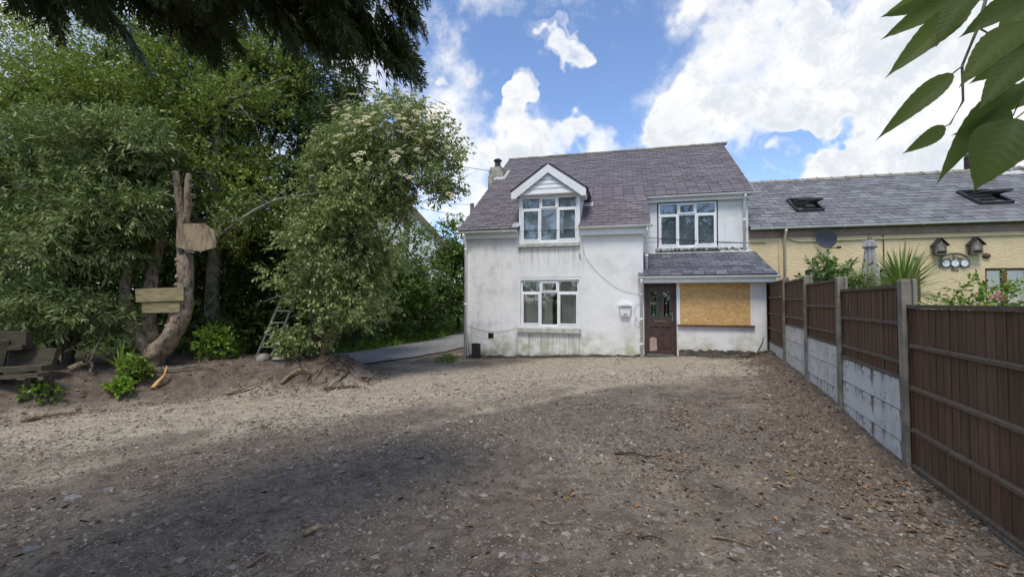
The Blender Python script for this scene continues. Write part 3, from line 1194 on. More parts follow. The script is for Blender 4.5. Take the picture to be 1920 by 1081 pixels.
gutter(-.22, DU0 - .005, WE - .06, ZE - .055, house)
gutter(DU1 + .01, VS + .07, WE - .06, ZE - .03, house)
gutter(VS + .02, UR + .28, WB - .22, roof_z(WB - .15) - .05, house)
gutter(5.22, 8.76, -0.30, 2.41, house)
pipe([(.03, WE - .06, ZE - .10), (.03, WE - .05, ZE - .18), (.05, -.055, ZE - .42), (.05, -.055, -.06)], house, 0.042, collars=(1.6, 3.3))
pipe([(5.47, WE - .05, ZE - .08), (5.47, WE - .03, ZE - .2), (5.46, 0.05, ZE - .42), (5.46, 0.05, 2.62)], house, collars=(3.0,))
pipe([(5.30, -.30, 2.36), (5.30, -.24, 2.24), (5.30, -.05, 2.10), (5.30, -.05, 0.06)], house, 0.040, collars=(1.2, 1.9, .5))
pipe([(8.40, WB - .22, roof_z(WB - .15) - .10), (8.40, WB - .2, roof_z(WB - .15) - .16), (8.40, WB - .045, roof_z(WB - .15) - .34), (8.40, WB - .045, 3.28)], house, 0.04, collars=(4.2,))


def make_window(u0, u1, z0, z1, w, parent, label=None, sill=True, cols=(0.343, 0.648), tr=0.27, sill_mat='sill_stone', sill_z=None, sill_w=-0.09):
    H, Wd = z1 - z0, u1 - u0
    fr, d0, d1 = 0.052, w, w + 0.07
    zt = z1 - H * tr
    m1, m2 = u0 + Wd * cols[0], u0 + Wd * cols[1]
    b = 0.03
    m = MB()
    m.box(u0, u0 + fr, d0, d1, z0, z1)
    m.box(u1 - fr, u1, d0, d1, z0, z1)
    m.box(m1 - b, m1 + b, d0, d1, z0 + fr, z1 - fr)
    m.box(m2 - b, m2 + b, d0, d1, z0 + fr, z1 - fr)
    m.box(u0 + fr, u1 - fr, d0, d1, z0, z0 + fr)
    m.box(u0 + fr, u1 - fr, d0, d1, z1 - fr, z1)
    cells = [(u0 + fr, m1 - b), (m1 + b, m2 - b), (m2 + b, u1 - fr)]
    for a, c in cells:
        m.box(a, c, d0, d1, zt - b, zt + b)
    win = m.build('window', 'upvc', parent)
    if label:
        win['label'] = label
    for i, (a, c) in enumerate(cells):
        for j, (e, f_) in enumerate(((z0 + fr, zt - b), (zt + b, z1 - fr))):
            openable = (j == 0 and i != 1) or (j == 1 and i == 1)
            ra = a, c, e, f_
            if openable:
                s = MB()
                q, o = 0.045, 0.012
                A, C, E_, F_ = a - o, c + o, e - o, f_ + o
                y0, y1 = w - .022, w - .002
                s.box(A, A + q, y0, y1, E_, F_)
                s.box(C - q, C, y0, y1, E_, F_)
                s.box(A + q, C - q, y0, y1, E_, E_ + q)
                s.box(A + q, C - q, y0, y1, F_ - q, F_)
                s.build('sash', 'upvc', win)
                ra = A + q - .005, C - q + .005, E_ + q - .005, F_ - q + .005
            g = MB().box(ra[0], ra[1], w + .012, w + .026, ra[2], ra[3])
            g.build('pane', 'glass', win)
    if sill:
        MB().box(u0 - .01, u1 + .01, w - .05, w - .002, z0 - .045, z0 + .012).build('sill', 'upvc', win)
    if sill_z:
        MB().box(u0 - .09, u1 + .06, sill_w, 0.0 + w, sill_z[0], sill_z[1]).build('stone_sill', sill_mat, win)
    return win


make_window(1.795, 3.545, 0.985, 2.355, 0.05, house, 'downstairs white window with curtains behind', sill_z=(0.80, 0.925))
make_window(1.80, 3.52, 3.50, 4.86, 0.02, house, 'white window filling the gabled dormer', sill_z=(3.35, 3.445), sill_w=-0.10)
make_window(5.90, 7.62, 3.45, 4.85, WB - .02, house, 'upstairs white window above the porch roof')
MB().box(5.80, 7.72, WB - .10, WB, 3.33, 3.40).build('stone_sill', 'sill_dirty', house)
sd = MB()
rr = random.Random(2)
for k in range(9):
    a = 7.66 + k * .09
    sd.box(a, a + .088, WB - .025 - rr.uniform(0, .02), WB, 3.30 + rr.uniform(-.01, .01), 3.36 + rr.uniform(0, .07))
sd.build('crumbling_render', 'sill_dirty', house)
# dark gap of perished sealant round the upper window
g_ = MB()
g_.box(5.86, 5.898, WB - .006, WB + .05, 3.41, 4.90)
g_.box(7.622, 7.66, WB - .006, WB + .05, 3.41, 4.90)
g_.box(5.898, 7.622, WB - .006, WB + .05, 4.852, 4.90)
g_.build('sealant_gap', 'deck', house)


def build_dormer():
    e = 0.17                                       # overhang of the gable in front of the wall
    # cheeks
    for u, s in ((DU0, 1), (DU1 - .05, -1)):
        m = MB()
        zt = DPZ - DM * ((DU1 - DU0) / 2) - .02
        w_end = (zt - ZE) / SL + WE
        m.prism([(u, .02, roof_z(.02) - .3), (u, w_end, zt), (u, .02, zt)], (0.05, 0, 0))
        m.build('dormer_cheek', 'upvc', house)
    # posts beside the window
    m = MB()
    m.box(DU0, 1.798, -.005, .09, 3.46, 4.98)
    m.box(3.522, DU1, -.005, .09, 3.46, 4.98)
    m.box(1.798, 3.522, -.005, .09, 4.862, 4.98)
    m.build('dormer_post', 'upvc', house)
    # cladding boards in the gable triangle
    z0, top = 4.95, DPZ - .16
    nb = 5
    for k in range(nb):
        a = z0 + (top - z0) * k / nb
        b = z0 + (top - z0) * (k + 1) / nb - .012
        ha, hb = (DPZ - .10 - a) / DM, (DPZ - .10 - b) / DM
        c = MB()
        c.prism([(DUC - ha, -.12, a), (DUC + ha, -.12, a), (DUC + hb, -.105, b), (DUC - hb, -.105, b)], (0, .02, 0))
        c.build('cladding_board', 'upvc', house)
    bk = MB()
    ha = (DPZ - .10 - z0) / DM
    bk.prism([(DUC - ha, -.085, z0), (DUC + ha, -.085, z0), (DUC, -.085, DPZ - .1)], (0, .03, 0))
    bk.build('gable_backing', 'upvc', house)
    MB().box(DUC - ha, DUC + ha, -.13, -.008, z0 - .04, z0 - .004).build('soffit', 'upvc', house)
    # roof slopes with slate edge, running back into the main roof
    t = 0.05
    hw = 1.10
    for s in (-1, 1):
        ue, ze = DUC + s * hw, DPZ - DM * hw
        wr = (DPZ - ZE) / SL + WE
        we = (ze - ZE) / SL + WE
        m = MB()
        nrm = Vector((s * DM, 0, 1)).normalized() * t
        P = [(DUC, -e, DPZ), (DUC, wr, DPZ), (ue, we, ze), (ue, -e, ze)]
        m.prism(P if s > 0 else P[::-1], tuple(nrm))
        o = m.build('dormer_roof', 'slate_purple', house)
        # slates along the slope edge
        r = random.Random(20 + s)
        L = math.hypot(hw, DM * hw)
        for k in range(7):
            a, b = k / 7, (k + 1) / 7 + .02
            za, zb = DPZ - DM * hw * a, DPZ - DM * hw * b
            ua, ub = DUC + s * hw * a, DUC + s * hw * b
            wa = -e - .02
            wend = max((zb - ZE) / SL + WE, .1)
            q = MB()
            o1 = nrm * (1.0 + .10)
            o2 = nrm * (1.0 + .38)
            Q = [Vector((ua, wa, za)) + o1, Vector((ua, wend, za)) + o1, Vector((ub, wend, zb)) + o2, Vector((ub, wa, zb)) + o2]
            q.prism([tuple(v) for v in (Q if s > 0 else Q[::-1])], tuple(nrm * .16))
            q.build('slate', 'slate_purple', o)
        # barge board
        bw = 0.195
        d = Vector((s * hw, 0, -DM * hw)).normalized()
        A = Vector((DUC, -e - .025, DPZ - .0))
        B = A + d * (L + .02)
        dn = Vector((0, 0, -bw / math.cos(math.atan(DM))))
        c = MB()
        P = [A, B, B + dn * .80, B + dn * .80 + Vector((-s * .12, 0, 0)), A + dn]
        c.prism([tuple(v) for v in (P[::-1] if s > 0 else P)], (0, .022, 0))
        c.build('barge_board', 'upvc', house)
        # boxed eave under the overhang
        b = MB()
        b.box(min(ue - s * .02, DUC + s * .93), max(ue - s * .02, DUC + s * .93), -e, .45, ze - .20, ze - .18)
        b.box(min(ue - s * .02, ue - s * .045), max(ue - s * .02, ue - s * .045), -e, .6, ze - .178, ze - .01)
        b.build('eave_box', 'upvc', house)
    # lead flashings at the foot of the cheeks
    for u0_, u1_ in ((DU0 - .2, DU0), (DU1 + .02, DU1 + .3)):
        m = MB()
        w0 = -.12 if u0_ < 2 else 1.05
        m.prism([(u0_, w0, roof_z(w0) + .035), (u1_, w0, roof_z(w0) + .035), (u1_, w0 + .28, roof_z(w0 + .28) + .035), (u0_, w0 + .24, roof_z(w0 + .24) + .035)], (0, -.004, .008))
        m.build('flashing', 'mortar' if u0_ > 2 else 'lead', house)


build_dormer()


def build_porch():
    sl = (3.25 - 2.44) / (WB + .27)
    w0, z0 = -.27, 2.44
    t = .05
    m = MB()
    m.prism([(5.37, w0, z0), (5.37, WB, 3.25), (5.37, WB, 3.25 - t), (5.37, w0, z0 - t)], (8.70 - 5.37, 0, 0))
    m.box(5.22, 5.37, w0, -.03, z0 - t, z0 - .002)
    roof = m.build('porch_roof', 'deck', house)

    def rows(i, w):
        k = min(max((w - w0) / (WB - w0), 0), 1)
        return [((5.21 if w < -.05 else 5.375), 8.72 - .10 * k)]
    n = int(math.hypot(WB - w0, .81) / .215) + 1
    slate_roof(roof, rows, n, 0.215, 0.29, sl, (w0 - .03, z0 - .03 * sl), 'slate_porch', 31, 400)
    r = random.Random(4)
    f = MB()
    for k in range(24):
        a = 5.40 + 3.2 * k / 24
        f.prism([(a, WB - .10, 3.225 + r.uniform(-.006, .01)), (a + .1335, WB - .10, 3.225 + r.uniform(-.006, .01)), (a + .1335, WB - .003, 3.30), (a, WB - .003, 3.30)], (0, -.01, .02))
    f.build('flashing', 'mortar', roof)
    f = MB()
    f.box(5.24, 8.68, -.245, -.222, 2.25, 2.395)
    f.box(5.37, 8.68, -.222, .05, 2.236, 2.252)
    f.box(8.655, 8.68, -.222, 1.7, 2.26, 2.39)
    f.build('fascia', 'upvc', house)
    # boarded window
    MB().box(6.248, 6.335, .03, .12, 1.086, 2.235).build('window_post', 'upvc', house)
    MB().box(8.125, 8.16, .035, .12, 1.10, 2.235).build('window_post', 'upvc', house)
    MB().box(6.335, 8.125, .035, .055, 1.085, 2.235).build('chipboard_panel', 'osb', house)['label'] = 'sheet of orange chipboard over the porch window'
    MB().box(6.27, 8.22, -.03, .12, 1.045, 1.083).build('sill', 'brown_timber', house)
    # door
    d = MB()
    d.box(5.385, 5.445, .04, .15, .14, 2.235)
    d.box(6.185, 6.245, .04, .15, .14, 2.235)
    d.box(5.445, 6.185, .04, .15, 2.17, 2.235)
    d.build('door_frame', 'door_brown', house)
    u0, u1, zb, zt = 5.447, 6.183, .25, 2.168
    y = .085
    dm = MB()
    g1, g2 = (5.535, 5.735), (5.885, 6.085)
    gz0, gz1 = 1.28, 2.02
    slab(dm, u0, u1, zb, zt, y, y + .045, [(g1[0], g1[1], gz0, gz1), (g2[0], g2[1], gz0, gz1), (5.52, 5.79, .36, 1.02), (5.85, 6.11, .36, 1.02)])
    door = dm.build('door', 'door_brown', house)
    for a, b in ((5.52, 5.79), (5.85, 6.11)):
        q = MB().box(a, b, y + .022, y + .04, .36, 1.02)
        q.box(a + .04, b - .04, y + .008, y + .022, .41, .97)
        q.build('panel', 'door_brown', door)
    for a, b in (g1, g2):
        MB().box(a, b, y + .02, y + .028, gz0, gz1).build('pane', 'glass', door)
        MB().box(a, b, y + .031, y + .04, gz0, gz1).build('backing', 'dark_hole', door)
        ld = MB()
        q = .018
        ld.box(a, a + q, y - .006, y + .018, gz0, gz1)
        ld.box(b - q, b, y - .006, y + .018, gz0, gz1)
        ld.box(a + q, b - q, y - .006, y + .018, gz0, gz0 + q)
        ld.box(a + q, b - q, y - .006, y + .018, gz1 - q, gz1)
        ld.build('glazing_bead', 'green_lead', door)
        c = (a + b) / 2
        cr = MB()
        zc = (gz0 + gz1) / 2 + .03
        cr.prism([(c, y + .012, zc + .10), (c + .012, y + .012, zc + .012), (c + .05, y + .012, zc), (c + .012, y + .012, zc - .012), (c, y + .012, zc - .10),
                  (c - .012, y + .012, zc - .012), (c - .05, y + .012, zc), (c - .012, y + .012, zc + .012)][::-1], (0, .006, 0))
        cr.box(c - .003, c + .003, y + .013, y + .018, gz0 + .02, zc - .1)
        cr.box(c - .003, c + .003, y + .013, y + .018, zc + .1, gz1 - .02)
        cr.prism([(c - .045, y + .012, gz0 + .07), (c, y + .012, gz0 + .11), (c + .045, y + .012, gz0 + .07), (c, y + .012, gz0 + .03)], (0, .006, 0))
        cr.build('leaded_motif', 'pewter', door)
    lb = MB()
    lb.box(5.66, 5.96, y - .012, y - .001, 1.13, 1.20)
    lb.box(5.69, 5.93, y - .018, y - .012, 1.145, 1.185)
    lb.build('letterbox', 'letter_gold', door)
    hd = MB()
    hd.box(6.125, 6.155, y - .014, y - .001, 1.17, 1.42)
    hd.tube([(6.14, y - .014, 1.38), (6.14, y - .055, 1.38), (6.06, y - .055, 1.38)], .011, 8)
    hd.build('handle', 'pewter', door)
    pt = MB()
    pt.prism([(5.525, y - .006, .33), (5.72, y - .006, .35), (5.725, y - .006, .45), (5.712, y - .006, .55), (5.718, y - .006, .70), (5.60, y - .006, .725), (5.56, y - .006, .70), (5.53, y - .006, .71)], (0, .005, 0))
    pt.build('bare_patch', 'bare_ply', door)['label'] = 'bare pinkish patch on the lower left door panel'
    MB().box(5.45, 6.18, .02, .14, .215, .248).build('threshold', 'aluminium', house)
    MB().box(5.37, 6.27, -.02, .20, -.3, .213).build('door_step', 'plinth', house)


build_porch()


def build_chimney():
    # cement rendered stack on the lane-side gable
    r = random.Random(9)
    m = MB()
    for z0, z1, g in ((0.0, 6.75, 0), (6.75, 7.00, -.03), (7.00, 7.12, -.07)):
        m.box(-.48 - g, .14 + g, 3.95 - g, 4.65 + g, z0 + .001, z1)
    ch = m.build('chimney', 'chimney_render', house)
    c = MB()
    c.tube([(-.17, 4.3, 7.12), (-.17, 4.3, 7.2), (-.17, 4.3, 7.4), (-.17, 4.3, 7.42), (-.17, 4.3, 7.46), (-.17, 4.3, 7.52)], [.16, .125, .115, .17, .17, .10], 14)
    c.build('chimney_pot', 'dark_metal', ch)
    f = MB()
    f.prism([(.14, 3.86, roof_z(3.86) + .03), (.26, 3.86, roof_z(3.86) + .03), (.26, 4.72, roof_z(4.72) + .03), (.14, 4.72, roof_z(4.72) + .03)], (0, 0, .015))
    f.prism([(-.2, 3.80, roof_z(3.80) + .03), (.26, 3.80, roof_z(3.80) + .03), (.26, 3.95, roof_z(3.95) + .06), (-.2, 3.95, roof_z(3.95) + .06)], (0, 0, .02))
    f.build('flashing', 'mortar', ch)


build_chimney()


def house_pt(u, w, z):
    c, s = math.cos(HA), math.sin(HA)
    return (HX + c * u + s * w, HY - s * u + c * w, z)


HROT = (0, 0, -HA)


def hthing(name, label, cat, u, w, z, group=None):
    return thing(name, label, cat, house_pt(u, w, z), HROT, group)


# vent, cables fixed to the wall: parts of the house
v = MB()
v.box(.79, .94, -.012, -.002, .59, .75)
vo = v.build('vent_hole', 'dark_hole', house)
q = MB()
q.box(.775, .79, -.018, -.001, .575, .765)
q.box(.94, .955, -.018, -.001, .575, .765)
q.build('vent_frame', 'stone_pale', vo)


def wall_cable(pts, name='wall_cable', mat='cable_grey', r=.0045, parent=house):
    P = [Vector(p) for p in pts]
    path = []
    for i in range(len(P) - 1):
        p0, p1, p2, p3 = P[max(i - 1, 0)], P[i], P[i + 1], P[min(i + 2, len(P) - 1)]
        for k in range(6):
            t = k / 6
            path.append(0.5 * ((2 * p1) + (-p0 + p2) * t + (2 * p0 - 5 * p1 + 4 * p2 - p3) * t * t + (-p0 + 3 * p1 - 3 * p2 + p3) * t ** 3))
    path.append(P[-1])
    return MB().tube(path, r, 5).build(name, mat, parent, True)


wall_cable([(3.62, -.02, 3.55), (3.68, -.02, 3.2), (3.85, -.02, 2.85), (4.2, -.02, 2.45), (4.7, -.02, 2.08), (5.25, -.02, 1.93)])
wall_cable([(5.26, -.02, 1.66), (5.17, -.02, 1.62), (5.12, -.02, 1.45), (5.15, -.02, 1.25), (5.26, -.02, 1.08), (5.20, -.02, 1.0), (5.12, -.02, 1.12), (5.2, -.02, 1.3)])
wall_cable([(.08, -.02, .98), (.5, -.02, .86), (1.0, -.02, .80), (1.4, -.02, .85), (1.72, -.02, .97)])
wall_cable([(3.6, -.015, 2.95), (3.57, -.02, 3.04), (3.58, -.025, 3.12)], r=.012, mat='cable_black')

# interiors seen through the glass: floors and a chimney breast, curtains, added sheets for mirrored sky
fl = MB()
fl.box(.25, UR - .25, .3, 10.7, 2.62, 2.72)
fl.box(.25, UR - .25, .3, 10.7, .02, .08)
fl.box(.25, UL - .25, 4.2, 4.3, .08, 2.62)
fl.box(.25, UR - .3, 4.2, 4.3, 2.72, 5.6)
fl.build('interior_floor', 'interior_dark', house)


def curtain(name, label, u0, u1, z0, z1, w, mat, amp=.025, folds=9, group=None):
    t = hthing(name, label, 'curtain', u0, w, z0, group)
    m = MB()
    n = folds * 6
    r = random.Random(int(u0 * 100))
    for z in (0, z1 - z0):
        for i in range(n + 1):
            x = (u1 - u0) * i / n
            m.v.append((x, amp * math.sin(2 * math.pi * i / 6 + .7 * math.sin(i * .37)) * (1 if z else 1.3), z))
    for i in range(n):
        m.f.append((i, i + 1, n + 2 + i, n + 1 + i))
    o = m.build('cloth', mat, t, True)
    sol = MB().tube([(-.05, 0, z1 - z0), (u1 - u0 + .05, 0, z1 - z0)], .012, 6).build('curtain_rail', 'pewter', t)
    return t


curtain('curtain', 'beige curtain drawn across the left of the downstairs window', 1.75, 2.74, 0.9, 2.34, .20, 'curtain_cloth')
curtain('curtain', 'beige curtain drawn across the right of the downstairs window', 2.88, 3.62, 0.9, 2.34, .20, 'curtain_cloth')
curtain('curtain', 'added pale sheet behind the dormer window, standing for reflected sky', 1.72, 3.58, 3.4, 4.9, .13, 'pale_sky_sheet', .006, 5)  # added sheet, its colour stands in for the sky reflection on the glass
curtain('curtain', 'added grey sheet behind the window above the porch, standing for reflected sky', 5.82, 7.70, 3.3, 4.95, WB + .13, 'grey_sky_sheet', .008, 6)  # likewise added, reflected sky put into the sheet's colour

# ------------------------------------------------------------------ cream neighbouring house
cream = thing('cream_house', 'long low cream roughcast house with grey slate roof behind the fence', 'house', (HX, HY, 0), (0, 0, -HA))
NU0, NU1, NW = UR + .006, 23.0, 1.83
NE, NWE, NSL, NRW = 3.98, 1.68, 0.596, 5.44
NRZ = NE + NSL * (NRW - NWE)


def build_cream():
    m = MB()
    slab(m, NU0, NU1, -.3, 3.86, NW, NW + .3, [(10.05, 10.95, 1.5, 2.67), (11.95, 12.93, 1.5, 2.67), (14.42, 16.3, .35, 2.66)])
    m.prism([(NU1, NW, -.3), (NU1, 9.0, -.3), (NU1, 9.0, 3.86), (NU1, NRW, NRZ - .1), (NU1, NW, 3.88)], (.25, 0, 0))
    m.box(NU0, NU1, 8.75, 9.0, -.3, 3.8)
    m.build('wall', 'cream_roughcast', cream)
    d = MB()
    t = .06
    d.prism([(NU0, NWE, NE), (NU0, NRW, NRZ), (NU0, NRW, NRZ - t), (NU0, NWE, NE - t)], (NU1 + .3 - NU0, 0, 0))
    d.prism([(NU0, NRW, NRZ), (NU0, 9.2, NRZ - NSL * (9.2 - NRW)), (NU0, 9.2, NRZ - NSL * (9.2 - NRW) - t), (NU0, NRW, NRZ - t)], (NU1 + .3 - NU0, 0, 0))
    roof = d.build('roof', 'deck', cream)
    n = int(math.hypot(NRW - NWE, NRZ - NE) / .262) + 1

    def rows(i, w):
        hi = 17.6
        return [(NU0 + .005, hi)]
    ang = math.atan(NSL)
    slate_roof(roof, rows, n, .2655, .33, NSL, (NWE - .05, NE - .05 * NSL), 'slate_blue', 41, 300)
    # the far end of the roof, outside the picture, as plain courses
    f = MB()
    for i in range(n):
        s = i * .2655
        w, z = NWE - .05 + s * math.cos(ang), NE - .05 * NSL + s * math.sin(ang)
        f.prism([(17.6, w, z + .022), (NU1 + .3, w, z + .022), (NU1 + .3, w + .27 * math.cos(ang), z + .27 * math.sin(ang) + .012), (17.6, w + .27 * math.cos(ang), z + .27 * math.sin(ang) + .012)], (0, 0, .007))
    f.build('slate_courses', 'slate_blue', roof)['kind'] = 'stuff'
    p = MB()
    for s in (0, 1):
        for y, z in ((-.17, -.085), (-.03, .035), (.03, .035), (.17, -.085)):
            p.v.append((s * .43, y, z + (.0 if s == 0 else .0)))
    for k in range(3):
        p.f.append((k, k + 1, k + 5, k + 4))
    c = len(p.v)
    for s in (.40, .46):
        for y, z in ((-.185, -.08), (-.032, .052), (.032, .052), (.185, -.08)):
            p.v.append((s, y, z))
    for k in range(3):
        p.f.append((c + k, c + k + 1, c + k + 5, c + k + 4))
    p.f.append((c, c + 1, c + 2, c + 3))
    pm = p.mesh('ridge_tile')
    pm.materials.append(MATS['concrete'])
    u = NU0
    r = random.Random(6)
    while u < NU1:
        o = bpy.data.objects.new('ridge_tile', pm)
        COL.objects.link(o)
        o.parent = roof
        o.location = (u, NRW, NRZ + .03 + r.uniform(-.006, .006))
        o.rotation_euler = (0, r.uniform(-.012, .012), 0)
        u += .46
    # fascia and gutter
    MB().box(NU0, NU1, NW - .03, NW - .004, 3.66, 3.90).build('fascia', 'brown_fascia', cream)
    gutter(NU0 + .02, NU1, NWE - .06, NE - .035, cream, .056)
    pipe([(9.50, NWE - .06, NE - .09), (9.50, NWE - .05, NE - .16), (9.50, NW - .05, 3.62), (9.50, NW - .05, .2)], cream, .038, 'cream_paint')
    pipe([(15.6, NW - .03, 3.56), (12.0, NW - .03, 3.55), (9.9, NW - .03, 3.53), (9.72, NW - .03, 3.58), (9.62, NW - .03, 3.62)], cream, .022, 'cream_paint', 'service_pipe')
    pipe([(9.40, NW - .03, 3.60), (9.38, NW - .03, 3.5), (9.36, NW - .03, 3.3), (9.36, NW - .03, .2)], cream, .022, 'cream_paint', 'service_pipe')
    pipe([(12.05, NW - .02, 3.66), (12.05, NW - .02, 3.3), (12.05, NW - .02, 2.7)], cream, .012, 'cable_black', 'service_pipe')
    # brown timber windows and glazed door
    for (a, b, z0, z1, nm) in ((10.05, 10.95, 1.5, 2.67, 'window'), (11.95, 12.93, 1.5, 2.67, 'window')):
        q = MB()
        fw_ = .07
        q.box(a, a + fw_, NW + .05, NW + .12, z0, z1)
        q.box(b - fw_, b, NW + .05, NW + .12, z0, z1)
        q.box(a + fw_, b - fw_, NW + .05, NW + .12, z1 - fw_, z1)
        q.box(a + fw_, b - fw_, NW + .05, NW + .12, z0, z0 + fw_)
        q.box((a + b) / 2 - .03, (a + b) / 2 + .03, NW + .05, NW + .12, z0 + fw_, z1 - fw_)
        w = q.build(nm, 'brown_timber', cream)
        MB().box(a + fw_, (a + b) / 2 - .03, NW + .08, NW + .09, z0 + fw_, z1 - fw_).build('pane', 'glass', w)
        MB().box((a + b) / 2 + .03, b - fw_, NW + .08, NW + .09, z0 + fw_, z1 - fw_).build('pane', 'glass', w)
    a, b, z0, z1 = 14.42, 16.3, .35, 2.66
    q = MB()
    cuts = [14.42, 14.88, 15.42, 15.86, 16.3]
    fw_ = .065
    q.box(a, a + fw_, NW + .04, NW + .12, z0, z1)
    q.box(b - fw_, b, NW + .04, NW + .12, z0, z1)
    for c in cuts[1:-1]:
        q.box(c - .055, c + .055, NW + .04, NW + .12, z0, z1 - fw_)
    q.box(a + fw_, b - fw_, NW + .04, NW + .12, z1 - fw_, z1)
    dr = q.build('glazed_door', 'oak_frame', cream)
    for i in range(4):
        x0 = cuts[i] + (fw_ if i == 0 else .055)
        x1 = cuts[i + 1] - (fw_ if i == 3 else .055)
        MB().box(x0, x1, NW + .075, NW + .085, z0, z1 - fw_).build('pane', 'glass', dr)
    hd = MB().tube([(14.80, NW + .02, 1.72), (14.66, NW + .02, 1.72)], .013, 6)
    hd.build('handle', 'aluminium', dr)
    # interior screen wall
    ib = MB()
    ib.box(NU0 + .1, NU1 - .1, 5.0, 5.1, 0, 3.5)
    ib.build('interior_wall', 'interior_dark', cream)
    # brick chimney stack at the ridge
    ch = MB()
    ch.box(16.38, 17.32, NRW - .32, NRW + .32, NRZ - .4, NRZ + .62)
    ch.box(16.34, 17.36, NRW - .36, NRW + .36, NRZ + .62, NRZ + .70)
    stack = ch.build('chimney', 'mortar', cream)
    bm_ = MB().box(-.105, .105, -.012, .0, -.032, .032).mesh('brick')
    bm_.materials.append(MATS['brick_dark'])
    r = random.Random(8)
    k = 0
    z = NRZ - .36
    while z < NRZ + .6:
        u = 16.50 + (0.0 if k % 2 else .11)
        while u < 17.25:
            o = bpy.data.objects.new('brick', bm_)
            COL.objects.link(o)
            o.parent = stack
            o.location = (u, NRW - .32, z)
            u += .222
        for w in (-.2, .02, .22):
            o = bpy.data.objects.new('brick', bm_)
            COL.objects.link(o)
            o.parent = stack
            o.location = (16.38, NRW + w, z)
            o.rotation_euler = (0, 0, -math.pi / 2)
        z += .075
        k += 1
    fl = MB()
    zz = lambda w: NE + NSL * (w - NWE)
    fl.prism([(16.2, NRW - .62, zz(NRW - .62) + .045), (17.5, NRW - .62, zz(NRW - .62) + .045), (17.5, NRW - .30, zz(NRW - .30) + .045), (16.2, NRW - .30, zz(NRW - .30) + .045)], (0, 0, .01))
    fl.build('flashing', 'mortar', stack)
    # two open roof windows
    for (u0, u1) in ((10.08, 10.86), (14.78, 15.6)):
        wb, wt = 2.56, 3.50
        cs, sn = math.cos(ang), math.sin(ang)
        L = (wt - wb) / cs
        base = Vector((u0, wb, zz(wb) + .03))
        M = Matrix.Translation(base) @ Matrix.Rotation(ang, 4, 'X')
        q = MB()
        W_ = u1 - u0
        q.box(0, .06, 0, L, 0, .09)
        q.box(W_ - .06, W_, 0, L, 0, .09)
        q.box(.06, W_ - .06, 0, .07, 0, .07)
        q.box(.06, W_ - .06, L - .09, L, 0, .11)
        o = q.build('roof_window', 'dark_metal', cream)
        o.matrix_local = M
        MB().box(.06, W_ - .06, .07, L - .09, .001, .006).build('opening', 'dark_hole', o)
        s = MB()
        s.box(0, .05, -L / 2 + .04, L / 2 - .04, -.025, .03)
        s.box(W_ - .15, W_ - .10, -L / 2 + .04, L / 2 - .04, -.025, .03)
        s.box(.05, W_ - .15, -L / 2 + .04, -L / 2 + .10, -.025, .03)
        s.box(.05, W_ - .15, L / 2 - .10, L / 2 - .04, -.025, .03)
        so = s.build('sash', 'dark_metal', o, loc=(.05, L / 2 + .03, .11), rot=(math.radians(-31), 0, 0))
        MB().box(.05, W_ - .15, -L / 2 + .10, L / 2 - .10, 0, .008).build('pane', 'glass', so)


build_cream()


def build_dish():
    t = hthing('satellite_dish', 'grey satellite dish fixed to the cream wall under the gutter', 'satellite dish', 10.62, NW, 3.42)
    m = MB()
    n, rings = 24, 5
    R = .27
    for j in range(rings + 1):
        rr = R * j / rings
        for k in range(n):
            an = 2 * math.pi * k / n
            m.v.append((rr * math.cos(an), .9 * rr * rr - .07, rr * 1.1 * math.sin(an)))
    for j in range(rings):
        for k in range(n):
            k2 = (k + 1) % n
            m.f.append((j * n + k, j * n + k2, (j + 1) * n + k2, (j + 1) * n + k))
    # dish bowl faces out, up and to the left
    d = m.build('reflector', 'dish_grey', t, True, loc=(-.12, -.30, .14), rot=(math.radians(200), 0, math.radians(-40)))
    a = MB().tube([(0, 0, 0), (0, -.14, 0), (-.06, -.22, .08)], .02, 8).tube([(-.03, -.26, -.14), (.10, -.50, -.15)], .013, 6)
    a.build('arm', 'dark_metal', t)
    MB().tube([(.09, -.48, -.15), (.14, -.56, -.15)], .035, 8).build('receiver', 'dark_metal', t)


build_dish()


def bird_house(u, z, label):
    t = hthing('bird_house', label, 'bird house', u, NW, z, 'wooden bird houses on the cream wall')
    m = MB().box(-.13, .13, -.15, -.002, 0, .25)
    m.prism([(-.13, -.15, .25), (.13, -.15, .25), (0, -.15, .40)], (0, .148, 0))
    m.build('box', 'weathered_wood', t)
    for s in (-1, 1):
        r = MB()
        d = Vector((s * .185, 0, -.21))
        P = [Vector((0, -.19, .435)), Vector((0, -.002, .435)), Vector((0, -.002, .435)) + d, Vector((0, -.19, .435)) + d]
        r.prism([tuple(p) for p in (P if s > 0 else P[::-1])], (0, 0, .022))
        r.build('roof', 'dark_metal', t)
    MB().box(-.15, .15, -.20, -.151, -.02, 0.0).build('perch', 'weathered_wood', t)
    MB().box(-.06, .06, -.158, -.151, .10, .22).build('front_panel', 'stone_pale', t)
    MB().box(-.10, .10, -.156, -.151, .025, .075).build('slot', 'dark_hole', t)
    fr = MB()
    fr.box(-.008, .008, -.165, -.151, .25, .37)
    fr.box(-.10, .10, -.160, -.1515, .235, .252)
    fr.build('trim', 'stone_pale', t)


bird_house(13.35, 3.06, 'weathered bird house on the cream wall, nearer the satellite dish')
bird_house(14.17, 3.06, 'weathered bird house on the cream wall, above the patio door')


